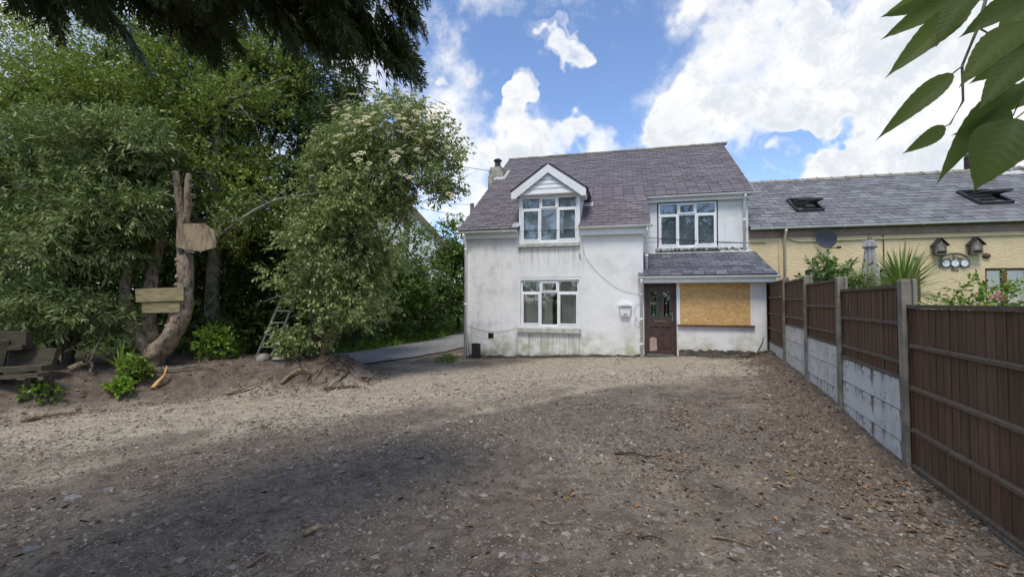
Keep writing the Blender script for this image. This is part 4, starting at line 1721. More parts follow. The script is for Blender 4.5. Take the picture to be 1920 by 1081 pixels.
def weather_station():
    t = hthing('wall_clock', 'arched pewter weather clock with three white dials on the cream wall', 'clock', 13.72, NW, 2.70)
    m = MB().box(-.35, .35, -.03, -.002, 0, .22)
    m.build('backplate', 'pewter', t)
    a = MB()
    pts = []
    for k in range(13):
        an = math.pi * k / 12
        pts.append((.31 * math.cos(an), -.02, .22 + .17 * math.sin(an)))
    a.tube(pts, .016, 6)
    a.build('arch', 'pewter', t)
    l = MB()
    l.prism([(-.26, -.018, .22), (-.10, -.018, .22), (-.05, -.018, .30), (-.15, -.018, .27)], (0, .012, 0))
    l.prism([(.26, -.018, .22), (.15, -.018, .27), (.05, -.018, .30), (.10, -.018, .22)], (0, .012, 0))
    l.prism([(-.04, -.018, .25), (0, -.018, .22), (.04, -.018, .25), (.03, -.018, .36), (-.03, -.018, .36)], (0, .012, 0))
    l.build('relief', 'weathered_wood', t)
    for k, x in enumerate((-.215, 0, .215)):
        d = MB().disc((x, -.055, .10), .10, seg=20, th=.025)
        f = d.build('dial_rim', 'pewter', t)
        MB().disc((x, -.059, .10), .084, seg=20, th=.004).build('dial_face', 'clock_white', f)
        an = (0.4, 1.57, 0.6)[k]
        h = MB().tube([(x, -.062, .10), (x + .055 * math.cos(an), -.062, .10 + .055 * math.sin(an))], .004, 4)
        h.build('hand', 'cable_black', f)
    b = MB().tube([(-.03, -.02, 0), (-.03, -.02, -.06)], .02, 6).tube([(-.07, -.02, -.07), (.10, -.02, -.085)], .014, 6)
    b.build('pendant', 'weathered_wood', t)


weather_station()


def rock(name, label, cat, loc, r, mat, seed, rot=(0, 0, 0), group=None):
    rn = random.Random(seed)
    m = MB()
    n, k = 10, 6
    for j in range(k + 1):
        ph = math.pi * j / k
        for i in range(n):
            th = 2 * math.pi * i / n
            s = 1 + .16 * math.sin(3 * th + seed) * math.sin(ph) + rn.uniform(-.06, .06)
            m.v.append((r[0] * s * math.sin(ph) * math.cos(th), r[1] * s * math.sin(ph) * math.sin(th), r[2] * s * math.cos(ph)))
    for j in range(k):
        for i in range(n):
            i2 = (i + 1) % n
            m.f.append((j * n + i, (j + 1) * n + i, (j + 1) * n + i2, j * n + i2))
    o = m.build(name, mat, None, True, loc, rot)
    return tag(o, label, cat, group)


rock('wall_ornament', 'pale rounded stone ornament on the cream wall beside the spiky plant', 'ornament', house_pt(12.84, NW - .02, 2.98), (.085, .06, .05), 'stone_pale', 3, HROT)
rock('wall_ornament', 'rusty red shell ornament on the cream wall above the patio door', 'ornament', house_pt(14.45, NW - .02, 3.0), (.085, .06, .075), 'stone_rust', 4, HROT)
nc = hthing('curtain', 'white net curtain behind the patio door of the cream house', 'curtain', 14.96, NW + .2, .4)
m_ = MB()
for z in (0, 2.15):
    for i in range(25):
        m_.v.append((.42 * i / 24 * (1 if z else .8) + (0 if z else .1), .03 * math.sin(i * 1.3), z))
for i in range(24):
    m_.f.append((i, i + 1, 26 + i, 25 + i))
m_.build('cloth', 'curtain_cloth', nc, True)

# ------------------------------------------------------------------ things at the white house
mb = hthing('mailbox', 'white plastic mailbox on the white wall left of the front door', 'mailbox', 4.86, 0, 1.31)
m_ = MB()
m_.prism([(-.12, -.10, 0), (.12, -.10, 0), (.165, -.12, .29), (-.165, -.12, .29)], (0, .098, 0))
m_.build('body', 'upvc', mb)
m_ = MB()
m_.prism([(-.175, -.15, .285), (.175, -.15, .285), (.175, -.15, .315), (0, -.15, .375), (-.175, -.15, .315)], (0, .148, 0))
m_.build('lid', 'upvc', mb)
MB().box(-.13, .13, -.155, -.150, .27, .284).build('slot', 'dark_hole', mb)
MB().box(-.05, .05, -.112, -.101, .04, .06).build('lock_plate', 'cable_black', mb)

bx = hthing('plastic_box', 'black upright plastic box against the white wall near the left downpipe', 'box', .41, -.05, tz(*house_pt(.41, -.05, 0)[:2]) - .03)
MB().box(-.12, .12, -.09, .03, 0, .47).build('body', 'black_plastic', bx)
MB().box(-.125, .125, -.10, .032, .471, .485).build('lid', 'dark_metal', bx)
cn = hthing('cane', 'thin dark cane leaning on the left corner of the white house', 'stick', .22, -.12, tz(*house_pt(.22, -.12, 0)[:2]) - .02)
MB().tube([(0, 0, 0), (-.04, .02, .35), (-.10, .06, .78)], [.010, .009, .006], 6).build('stem', 'cable_black', cn)
MB().tube([(-.10, .06, .78), (-.101, .061, .80)], [.012, .009], 6).build('tip', 'cable_black', cn)

# overhead wires


def wire(label, a, b, sag, r=.011):
    a, b = Vector(a), Vector(b)
    P = []
    for i in range(33):
        t = i / 32
        p = a.lerp(b, t)
        p.z -= sag * 4 * t * (1 - t)
        P.append(p)
    o = MB().tube(P, r, 5).build('overhead_wire', 'cable_black', None, True)
    return tag(o, label, 'wire', 'overhead wires')


wire('overhead wire running from the left trees to the chimney', (-24, 16.5, 11.2), house_pt(-.1, 4.2, 6.95), .35)
wire('overhead wire slung low across the dormer to the cream house wall', (-9, 17.5, 6.6), house_pt(9.0, NW - .02, 3.5), .55, .009)
wire('overhead wire running to the wooden pole behind the roof', (-14, 22.0, 7.6), (-2.20, 24.4, 6.95), .2)
pl = thing('utility_pole', 'wooden utility pole top showing behind the left roof edge', 'pole', (-2.17, 24.4, tz(-2.17, 24.4) - .2))
MB().tube([(0, 0, 0), (0, 0, 3.5), (0, 0, 7.25)], [.15, .13, .11], 10).build('post', 'weathered_wood', pl)
MB().box(-.05, .05, -.16, -.11, 6.8, 7.0).build('insulator', 'stone_pale', pl)

# ------------------------------------------------------------------ fence
fence = thing('garden_fence', 'garden fence of dark timber panels between concrete posts on white gravel boards', 'fence', (FX, FY, 0), (0, 0, math.pi / 2 - FA))
PT = [-4.15, -2.07, 0.0, 2.075, 4.10, 6.15, 8.62]
TOPZ = [1.90, 1.90, 1.93, 2.07, 2.20, 2.27, 2.25]


def build_fence():
    r = random.Random(12)
    # H section posts: local x along the fence, +y to the yard
    prof = [(-.055, .06), (.055, .06), (.055, .028), (.025, .028), (.025, -.028), (.055, -.028), (.055, -.06), (-.055, -.06), (-.055, -.028), (-.025, -.028), (-.025, .028), (-.055, .028)]
    for t, zt in zip(PT, TOPZ):
        m = MB()
        k = len(prof)
        for z, s in ((-.5, 1), (zt - .02, 1), (zt, .86)):
            for (x, y) in prof:
                m.v.append((t + x * s, y * s, z))
        for j in range(2):
            for i in range(k):
                i2 = (i + 1) % k
                m.f.append((j * k + i, j * k + i2, (j + 1) * k + i2, (j + 1) * k + i))
        o = 2 * k
        # the cap of an H outline in three quads
        m.f += [(o + 0, o + 11, o + 10, o + 3, o + 2, o + 1), (o + 10, o + 9, o + 4, o + 3), (o + 9, o + 8, o + 7, o + 6, o + 5, o + 4)]
        m.build('post', 'concrete', fence, rot=(r.uniform(-.008, .008), r.uniform(-.006, .006), 0))
    # bays: (top, bottom, rails) then gravel boards below
    bays = [(1.68, .12, (1.27, .88, .48)), (1.685, .17, (1.30, .91, .52)), (1.885, .95, (1.50, 1.12)), (2.04, 1.09, (1.65, 1.27)), (2.16, 1.21, (1.77, 1.40)), (2.22, .66, (1.83, 1.42, 1.03))]
    bmesh_cache = {}
    for k, (zt, zb, rails) in enumerate(bays):
        a, b = PT[k] + .032, PT[k + 1] - .032
        if k == 0:
            a = PT[0]
        po = MB().box(a, a + .04, -.018, .018, zb, zt - .036).build('fence_panel', 'fence_board', fence)
        MB().box(b - .04, b, -.018, .018, zb, zt - .036).build('batten', 'fence_board', po)
        po.rotation_euler = (r.uniform(-.006, .006), 0, r.uniform(-.002, .002))
        cap = MB().box(a, b, -.032, .032, zt - .035, zt)
        cap.build('cap_rail', 'fence_rail', po)
        for z in (*rails, zb + .022):
            q = MB()
            w = .020
            x0, x1 = a + .04, b - .04
            q.v += [(x0, .003, z - w), (x1, .003, z - w), (x1, .003, z + w), (x0, .003, z + w), (x0, .036, z - w + .004), (x1, .036, z - w + .004), (x1, .036, z + w - .010), (x0, .036, z + w - .010)]
            q.f += [(0, 3, 2, 1), (4, 5, 6, 7), (0, 1, 5, 4), (1, 2, 6, 5), (2, 3, 7, 6), (3, 0, 4, 7)]
            q.build('rail', 'fence_rail', po)
        n = 17 if b - a < 2.2 else 20
        bw = (b - a) / n
        key = (round(bw, 3), round(zt - zb, 3))
        bm = MB()
        h = zt - zb - .04
        bm.v += [(0, 0, 0), (bw + .03, -.008, 0), (bw + .03, -.0005, 0), (0, .004, 0), (0, 0, h), (bw + .03, -.008, h), (bw + .03, -.0005, h), (0, .004, h)]
        bm.f += [(0, 3, 2, 1), (4, 5, 6, 7), (0, 1, 5, 4), (1, 2, 6, 5), (2, 3, 7, 6), (3, 0, 4, 7)]
        me = bm.mesh('board')
        me.materials.append(MATS['fence_board'])
        for i in range(n):
            o = bpy.data.objects.new('board', me)
            COL.objects.link(o)
            o.parent = po
            o.location = (a + i * bw, r.uniform(-.002, .001), zb + .002)
            o.rotation_euler = (0, 0, r.uniform(-.006, .002))
        # gravel boards
        z = zb - .006
        gb = 0
        while z > -.1 and gb < 4:
            h = .30
            if k in (0, 1):
                h = .15
            g = MB().box(a, b, -.024, .024, -h + .008, 0)
            g.build('gravel_board', 'gravel_board' if k > 1 else 'concrete', fence, loc=(0, 0, z))
            z -= h + .004
            gb += 1


build_fence()

# ------------------------------------------------------------------ foliage helpers


def nrmz(a):
    return a / np.maximum(np.linalg.norm(a, axis=1, keepdims=True), 1e-9)


def leaf_geom(P, D, N, L, wr, curl=0.12, fold=0.18):
    """one folded six-sided leaf per row of P: base point, axis D, normal N, length L"""
    n = len(P)
    D = nrmz(D)
    S = nrmz(np.cross(D, N))
    N = np.cross(S, D)
    L = np.asarray(L).reshape(-1, 1)
    W = L * wr
    v = np.empty((n, 6, 3))
    v[:, 0] = P
    v[:, 1] = P + D * L * .30 + S * W * .92 + N * W * fold
    v[:, 2] = P + D * L * .66 + S * W * .80 + N * (W * fold - L * curl * .35)
    v[:, 3] = P + D * L - N * L * curl
    v[:, 4] = P + D * L * .66 - S * W * .80 + N * (W * fold - L * curl * .35)
    v[:, 5] = P + D * L * .30 - S * W * .92 + N * W * fold
    b = (np.arange(n) * 6).reshape(-1, 1)
    f = np.concatenate([b + np.array([[0, 1, 2, 3]]), b + np.array([[0, 3, 4, 5]])], 0)
    return v.reshape(-1, 3), f


def blade_geom(P, D, N, L, wr):
    """slim four-cornered scale leaf"""
    n = len(P)
    D = nrmz(D)
    S = nrmz(np.cross(D, N))
    L = np.asarray(L).reshape(-1, 1)
    v = np.empty((n, 4, 3))
    v[:, 0] = P
    v[:, 1] = P + D * L * .4 + S * L * wr
    v[:, 2] = P + D * L
    v[:, 3] = P + D * L * .4 - S * L * wr
    return v.reshape(-1, 3), (np.arange(n) * 4).reshape(-1, 1) + np.array([[0, 1, 2, 3]])


class Leaves:
    def __init__(self):
        self.v, self.f, self.n = [], [], 0

    def add(self, v, f):
        self.v.append(v)
        self.f.append(f + self.n)
        self.n += len(v)

    def build(self, name, mat, parent=None):
        me = np_mesh(name, np.concatenate(self.v), np.concatenate(self.f))
        return link_obj(name, me, mat, parent)


def shoots(lv, rng, P, A, k, slen, llen, wr, spread=0.9, droop=0.15, upn=1.0, curl=.15):
    n = len(P)
    A = nrmz(A)
    ref = np.where(np.abs(A[:, 2:3]) > .9, np.array([[1., 0, 0]]), np.array([[0, 0, 1.]]))
    e1 = nrmz(np.cross(A, ref))
    e2 = np.cross(A, e1)
    ph0 = rng.uniform(0, 6.28, n)
    for j in range(k):
        t = (j + rng.uniform(.2, .8, n)) / k
        ph = ph0 + j * 2.4 + rng.uniform(-.4, .4, n)
        rad = e1 * np.cos(ph)[:, None] + e2 * np.sin(ph)[:, None]
        sp = spread * (1 - .35 * t)
        D = A * np.cos(sp)[:, None] + rad * np.sin(sp)[:, None] + rng.normal(0, .16, (n, 3))
        D[:, 2] -= droop
        pos = P + A * (t * slen)[:, None]
        pos[:, 2] -= droop * .35 * (t * slen) ** 1
        Nn = np.array([[0, 0, upn]]) + rng.normal(0, .55, (n, 3)) + rad * .3
        L = llen * rng.uniform(.65, 1.25, n)
        lv.add(*leaf_geom(pos, D, Nn, L, wr, curl))


def lobe_points(rng, lobes, n, lo=0.55, hi=1.04, gap=0.0, gscale=1.6, seed=0):
    """points spread through the outer shell of several ellipsoids, thinned into clumps"""
    w = np.array([(l[3] * l[4] * l[5]) ** .72 for l in lobes])
    w /= w.sum()
    idx = rng.choice(len(lobes), n, p=w)
    Lb = np.array(lobes)[idx]
    d = nrmz(rng.normal(0, 1, (n, 3)))
    r = lo + (hi - lo) * rng.uniform(0, 1, n) ** .6
    # ragged outline
    r *= 1 + .16 * np.sin(d[:, 0] * 7 + idx * 1.7) * np.sin(d[:, 2] * 6 + idx) + .10 * np.sin(d[:, 1] * 13 + d[:, 2] * 11)
    P = Lb[:, :3] + d * Lb[:, 3:6] * r[:, None]
    if gap > 0:
        g = (np.sin(P[:, 0] * gscale * 2.3 + seed) * np.sin(P[:, 1] * gscale * 2.1 + 1.3 * seed) * np.sin(P[:, 2] * gscale * 2.7 + .7 * seed)
             + .6 * np.sin(P[:, 0] * gscale * 5.1 + P[:, 2] * gscale * 4.3 + seed))
        keep = g > (-1.2 + gap)
        P, d = P[keep], d[keep]
    return P, d


def clump_points(rng, lobes, n, n_c, rc, lo=.5, gap=0.0, gscale=1.6, seed=0):
    """shoots gathered into leafy clumps that stand out from the lobes, with dark hollows between"""
    C, dC = lobe_points(rng, lobes, n_c, lo, 1.02, gap, gscale, seed)
    idx = rng.integers(0, len(C), n)
    size = rc * rng.uniform(.55, 1.4, len(C))
    loc = nrmz(rng.normal(0, 1, (n, 3)))
    loc[:, 2] = np.where(loc[:, 2] < 0, loc[:, 2] * .55, loc[:, 2] * .85)
    r = rng.uniform(.25, 1, n) ** .55
    P = C[idx] + loc * (size[idx] * r)[:, None]
    return P, nrmz(dC[idx] * .55 + loc)


def branch_path(a, b, bend, rnd, n=7):
    a, b = Vector(a), Vector(b)
    off = Vector((rnd.uniform(-1, 1), rnd.uniform(-1, 1), rnd.uniform(-.2, 1))) * bend
    P = []
    for i in range(n):
        t = i / (n - 1)
        P.append(a.lerp(b, t) + off * (4 * t * (1 - t)) * .5 + Vector((rnd.uniform(-1, 1), rnd.uniform(-1, 1), rnd.uniform(-1, 1))) * bend * .08)
    return P


def taper(r0, r1, n=7):
    return [r0 + (r1 - r0) * (i / (n - 1)) ** .8 for i in range(n)]


def tree(name, label, base, lobes, leaf_mat, bark, n_shoots, k, slen, llen, wr, trunk_r=.14, seed=1, trunk_top=None, limbs=6, lo=.5, gap=.5,
         spread=.9, droop=.15, out=.8, up=.25, cat='tree', group=None, trunk_bend=.25, gscale=1.6, stems=1, clumps=200, rc=.38, twigs=0):
    rng = np.random.default_rng(seed)
    rnd = random.Random(seed)
    t = thing(name, label, cat, base, group=group)
    B = Vector(base)
    top = Vector(trunk_top) if trunk_top else Vector(lobes[0][:3])
    m = MB()
    for s in range(stems):
        bs = B + Vector((rnd.uniform(-1, 1), rnd.uniform(-1, 1), 0)) * (trunk_r * .9 if stems > 1 else 0)
        tp = top + Vector((rnd.uniform(-1, 1), rnd.uniform(-1, 1), rnd.uniform(-.5, .3))) * (.5 if stems > 1 else 0)
        P = branch_path(bs - Vector((0, 0, .25)), tp, trunk_bend, rnd, 9)
        R = [trunk_r * (1.35 if i == 0 else 1.12 if i == 1 else 1) * (1 - .62 * i / 8) / (1 if stems == 1 else 1.5) for i in range(9)]
        m.tube([p - B for p in P], R, 9, wob=.10, rnd=rnd)
        for i in range(limbs):
            lb = lobes[rnd.randrange(len(lobes))]
            e = Vector(lb[:3]) + Vector((rnd.uniform(-.6, .6) * lb[3], rnd.uniform(-.6, .6) * lb[4], rnd.uniform(-.3, .7) * lb[5]))
            s0 = P[rnd.randrange(3, 9)]
            m.tube([p - B for p in branch_path(s0, e, .35, rnd)], taper(trunk_r * .34, trunk_r * .07), 6, cap=False)
    m.build('trunk', bark, t, True)
    lv = Leaves()
    pts, d = clump_points(rng, lobes, n_shoots, clumps, rc, lo, gap, gscale, seed)
    A = d * out + rng.normal(0, .40, pts.shape)
    A[:, 2] += up
    shoots(lv, rng, pts - np.array(base), A, k, slen, llen, wr, spread, droop)
    lv.build('crown', leaf_mat, t)
    if twigs:
        tw = MB()
        for i in rng.choice(len(pts), twigs, replace=False):
            p = Vector(pts[i]) - B
            dr = Vector(d[i]) * .5 + Vector((rnd.uniform(-1, 1), rnd.uniform(-1, 1), rnd.uniform(-.6, .8)))
            dr.normalize()
            l = rnd.uniform(.25, .7)
            q = p + dr * l * .5 + Vector((rnd.uniform(-.06, .06), rnd.uniform(-.06, .06), rnd.uniform(-.06, .04)))
            e = p + dr * l + Vector((0, 0, -.08 * l))
            tw.tube([p - dr * .15, p, q, e], [.012, .010, .007, .003], 5, cap=False)
            sd = (dr.cross(Vector((0, 0, 1))) * rnd.choice((-1, 1)) + dr).normalized()
            tw.tube([q, q + sd * l * .3, q + sd * l * .45 + Vector((0, 0, -.03))], [.006, .004, .002], 4, cap=False)
        o = tw.build('twigs', 'bark_lichen', t, True)
        o['kind'] = 'stuff'
    return t


G = lambda x, y, dz=0.0: (x, y, tz(x, y) + dz)

# ------------------------------------------------------------------ trees and shrubs on the left bank
ELDER = [(-3.93, 10.4, 2.99, 1.16, 1.2, 1.59), (-4.48, 10.5, 3.99, 0.74, 0.9, 0.86), (-3.21, 10.4, 4.72, 1.28, 1.2, 1.1), (-4.04, 10.6, 5.18, 0.8, 0.9, 0.7),
         (-2.48, 10.4, 5.41, 0.92, 1.0, 0.73), (-1.84, 10.3, 4.94, 0.67, 0.8, 0.79), (-1.96, 10.3, 4.08, 0.61, 0.7, 0.67), (-2.82, 10.5, 5.6, 1.05, 0.9, 0.66),
         (-3.23, 10.5, 3.37, 0.86, 1.0, 1.11), (-3.12, 10.6, 2.14, 0.62, 0.8, 0.75), (-4.4, 10.1, 2.35, 0.77, 0.8, 0.77), (-3.84, 10.2, 1.76, 0.72, 0.7, 0.6),
         (-4.50, 9.9, 1.4, 0.50, 0.5, 0.38), (-4.62, 9.9, 1.06, 0.40, 0.4, 0.28), (-3.75, 10.0, 1.35, 0.5, 0.4, 0.25)]


def build_elder():
    t = tree('elder_tree', 'bushy elder tree with cream flower heads at the end of the soil bank', G(-4.37, 10.35), ELDER, 'leaf_elder', 'bark_brown',
             6600, 9, .30, .085, .27, trunk_r=.13, seed=21, trunk_top=(-3.5, 10.4, 3.4), limbs=6, lo=.35, gap=.30, spread=1.0, droop=.35, stems=4, trunk_bend=.5, clumps=330, rc=.30, twigs=60)
    base = Vector(t.location)
    rng = np.random.default_rng(5)
    rnd = random.Random(5)
    # one flat flower head, shared by all
    lv = Leaves()
    n = 34
    a = rng.uniform(0, 6.28, n)
    r = np.sqrt(rng.uniform(0, 1, n)) * .075
    P = np.stack([r * np.cos(a), r * np.sin(a), .012 - r * r * 2.5 + rng.uniform(-.006, .006, n)], 1)
    D = np.stack([np.cos(a * 3), np.sin(a * 3), .1 * np.ones(n)], 1)
    lv.add(*leaf_geom(P, D, np.tile([[0, 0, 1.]], (n, 1)), np.full(n, .030), .55))
    me = np_mesh('flower_head', np.concatenate(lv.v), np.concatenate(lv.f))
    me.materials.append(MATS['petal_cream'])
    up = [ELDER[i] for i in (2, 3, 4, 5, 6, 7)]
    pts, d = lobe_points(rng, up, 1900, 1.14, 1.36, 0)
    c = 0
    for p, dd in zip(pts, d):
        if dd[2] < -.15 or dd[1] > .35 or p[0] < -4.2:
            continue
        if rnd.random() > (.25 + .75 * min(max((p[0] + 4.0) / 2.0, 0), 1)) * (.35 + .65 * min(max((p[2] - 4) / 1.4, 0), 1)):
            continue
        o = bpy.data.objects.new('flower_head', me)
        COL.objects.link(o)
        o.parent = t
        o.location = Vector(p) - base
        dr = Vector((dd[0] * .8, dd[1] * .8 - .2, dd[2] + .7))
        o.rotation_euler = dr.to_track_quat('Z', 'Y').to_euler()
        s = rnd.uniform(.6, 1.15)
        o.scale = (s, s, s)
        c += 1
        if c >= 290:
            break


build_elder()

BUD = [(-10.03, 9.4, 4.29, 1.22, 1.0, 1.33), (-8.52, 9.2, 4.57, 1.19, 0.9, 0.97), (-8.52, 8.9, 3.21, 1.26, 0.9, 0.84), (-7.75, 9.3, 4.55, 0.55, 0.7, 0.74),
       (-7.35, 8.8, 3.55, 0.30, 0.4, 0.30), (-9.34, 8.8, 2.66, 0.93, 0.8, 0.80), (-8.5, 8.7, 1.75, 0.35, 0.5, 0.45), (-9.18, 8.5, 1.43, 0.6, 0.5, 0.5),
       (-8.0, 8.6, 1.2, 0.35, 0.4, 0.4), (-6.05, 9.7, 3.5, 0.30, 0.4, 0.5), (-8.1, 9.4, 3.1, .6, .5, .5)]
tree('buddleia_bush', 'large grey-green buddleia bush with long leaves on the left bank', G(-8.9, 9.1), BUD, 'leaf_buddleia', 'bark_dark', 4300, 10, .30, .125, .15,
     trunk_r=.11, seed=31, trunk_top=(-8.7, 9.1, 3.4), limbs=8, lo=.45, gap=.45, spread=.95, droop=.25, stems=4, cat='bush', trunk_bend=.6, clumps=230, rc=.31, twigs=130)

ALD = [(-10.09, 11.6, 6.72, 1.91, 1.5, 0.95), (-11.82, 11.8, 6.9, 1.66, 1.4, 0.9), (-8.1, 11.5, 6.9, 1.49, 1.4, 1.0), (-6.86, 11.3, 6.05, 1.2, 1.2, 1.2),
       (-8.39, 11.2, 5.61, 1.58, 1.2, 0.92), (-6.91, 11.0, 4.62, 1.16, 1.0, 1.03), (-6.31, 10.9, 3.56, 0.77, 0.8, 0.77), (-12.42, 11.6, 6.01, 1.36, 1.2, 0.95), (-10.2, 11.3, 5.6, 1.4, 1.1, .9),
       (-8.6, 11.9, 8.0, 1.9, 1.4, 0.9), (-10.9, 12.0, 8.0, 1.5, 1.2, .8), (-6.6, 11.6, 7.5, 1.2, 1.1, .9)]
tree('alder_tree', 'light green broadleaf tree with a lichen pale trunk behind the sawn trunk', G(-7.35, 11.1), ALD, 'leaf_alder', 'bark_lichen', 9200, 8, .34, .085, .34,
     trunk_r=.19, seed=41, trunk_top=(-7.4, 11.2, 7.0), limbs=18, lo=.35, gap=.42, spread=1.0, droop=.10, clumps=430, rc=.42, twigs=150)

CYP = [(-5.92, 12.6, 1.77, 1.93, 1.3, 1.63), (-5.96, 12.6, 3.7, 1.85, 1.3, 1.78), (-5.69, 12.6, 5.65, 1.78, 1.2, 1.63), (-5.76, 12.7, 7.1, 1.50, 1.1, 1.25), (-5.67, 12.8, 8.3, 1.25, 1.0, 0.9), (-6.4, 12.6, 8.6, 1.1, 1.0, .9),
       (-7.01, 12.4, 2.64, 1.6, 1.0, 2.04), (-7.81, 12.3, 1.76, 1.45, 0.8, 1.45), (-4.65, 12.8, 7.0, 0.7, 0.7, 0.9)]
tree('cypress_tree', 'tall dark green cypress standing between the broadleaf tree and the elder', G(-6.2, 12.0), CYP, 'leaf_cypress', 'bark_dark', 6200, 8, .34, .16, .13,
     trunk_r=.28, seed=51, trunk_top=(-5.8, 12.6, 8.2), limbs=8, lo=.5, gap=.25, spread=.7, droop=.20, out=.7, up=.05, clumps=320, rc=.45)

BIR = [(-16.7, 15.5, 10.3, 2.0, 1.6, 1.46), (-17.19, 15.0, 8.9, 1.7, 1.6, 1.8), (-15.2, 15.6, 9.3, 1.8, 1.4, 1.2), (-16.74, 15.5, 11.9, 1.28, 1.4, 1.2), (-19.31, 15.5, 11.02, 1.82, 1.8, 2.0),
       (-13.2, 15.4, 8.6, 1.6, 1.4, .9), (-10.6, 15.8, 8.9, 1.5, 1.4, .8)]
tree('birch_tree', 'airy pale green birch with thin upright trunk at the upper left', G(-15.6, 15.9), BIR, 'leaf_birch', 'bark_dark', 2300, 7, .45, .085, .34,
     trunk_r=.15, seed=61, trunk_top=(-15.9, 15.7, 11.8), limbs=12, lo=.25, gap=.5, spread=1.0, droop=.25, clumps=170, rc=.55)

HED = [(-12.26, 11.6, 1.47, 2.18, 0.8, 1.5), (-9.85, 11.8, 1.75, 2.08, 0.9, 1.8), (-8.77, 11.8, 3.01, 2.08, 0.9, 1.53), (-11.18, 11.7, 2.99, 2.2, 0.9, 1.65), (-7.22, 11.6, 1.35, 1.23, 0.7, 1.23),
       (-6.43, 11.9, 1.76, 1.12, 0.7, 1.68), (-13.69, 11.4, 2.27, 2.01, 0.9, 2.14), (-9.37, 12, 4.31, 2.4, 0.9, 1.2), (-11.94, 12, 4.59, 2.4, 0.9, 1.2), (-9.6, 12.3, 5.6, 2.4, .9, 1.1), (-12.6, 12.3, 5.6, 2.0, .9, 1.0), (-14.5, 11.0, 4.0, 2.0, 1.0, 1.8)]
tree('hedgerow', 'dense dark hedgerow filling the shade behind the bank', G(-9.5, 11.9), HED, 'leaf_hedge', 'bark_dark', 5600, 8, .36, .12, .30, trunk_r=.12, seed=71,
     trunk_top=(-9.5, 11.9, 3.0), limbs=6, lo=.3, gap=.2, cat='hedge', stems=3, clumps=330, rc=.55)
# hedge line of the lane further along
HED2 = [(-15.5, 12.4, 1.4, 2.4, 1.0, 1.7), (-18, 13, 2.2, 3, 1.2, 2.0), (-22, 12.5, 2.5, 3, 1.4, 2.4), (-16, 11.5, 2.6, 2, 1, 2.2), (-26, 12, 3, 3, 1.5, 3)]
tree('hedgerow', 'hedgerow continuing along the lane at the far left edge', G(-19, 12.6), HED2, 'leaf_hedge', 'bark_dark', 2600, 8, .5, .15, .30, trunk_r=.12, seed=72, trunk_top=(-19, 12.6, 3), limbs=4, lo=.3, gap=.2, cat='hedge', clumps=200, rc=.8)


def bare_branch(label, pts, r0, mat='bark_lichen', name='fallen_branch', cat='branch', seed=1, twigs=0, smooth=True):
    rnd = random.Random(seed)
    P = [Vector(p) for p in pts]
    fine = []
    for i in range(len(P) - 1):
        p0, p1, p2, p3 = P[max(i - 1, 0)], P[i], P[i + 1], P[min(i + 2, len(P) - 1)]
        for k in range(4):
            t = k / 4
            fine.append(0.5 * ((2 * p1) + (-p0 + p2) * t + (2 * p0 - 5 * p1 + 4 * p2 - p3) * t * t + (-p0 + 3 * p1 - 3 * p2 + p3) * t ** 3))
    fine.append(P[-1])
    B = fine[0].copy()
    n = len(fine)
    R = [r0 * (1 - .75 * i / (n - 1)) for i in range(n)]
    t = thing(name, label, cat, tuple(B))
    MB().tube([p - B for p in fine], R, 7, wob=.12, rnd=rnd).build('stem', mat, t, smooth)
    for k in range(twigs):
        i = rnd.randrange(1, n - 1)
        a = fine[i] - B
        d = Vector((rnd.uniform(-1, 1), rnd.uniform(-1, 1), rnd.uniform(.1, .9))).normalized() * r0 * rnd.uniform(5, 11)
        MB().tube([a, a + d * .5 + Vector((0, 0, r0)), a + d], [R[i] * .55, R[i] * .4, R[i] * .15], 5).build('twig', mat, t, True)
    return t


bare_branch('bare pale branch reaching right from the hedge towards the elder', [(-6.5, 9.9, 3.05), (-5.96, 9.7, 3.35), (-5.51, 9.65, 3.64), (-4.99, 9.7, 3.9), (-4.28, 9.8, 4.04)], .045, 'bark_lichen', 'bare_branch', twigs=5, seed=3)
bare_branch('bare grey branch reaching right high in the broadleaf tree', [(-7.3, 11.1, 6.5), (-6.6, 10.8, 6.62), (-5.83, 10.5, 6.74), (-5.16, 10.3, 6.88)], .045, 'bark_lichen', 'bare_branch', twigs=4, seed=4)


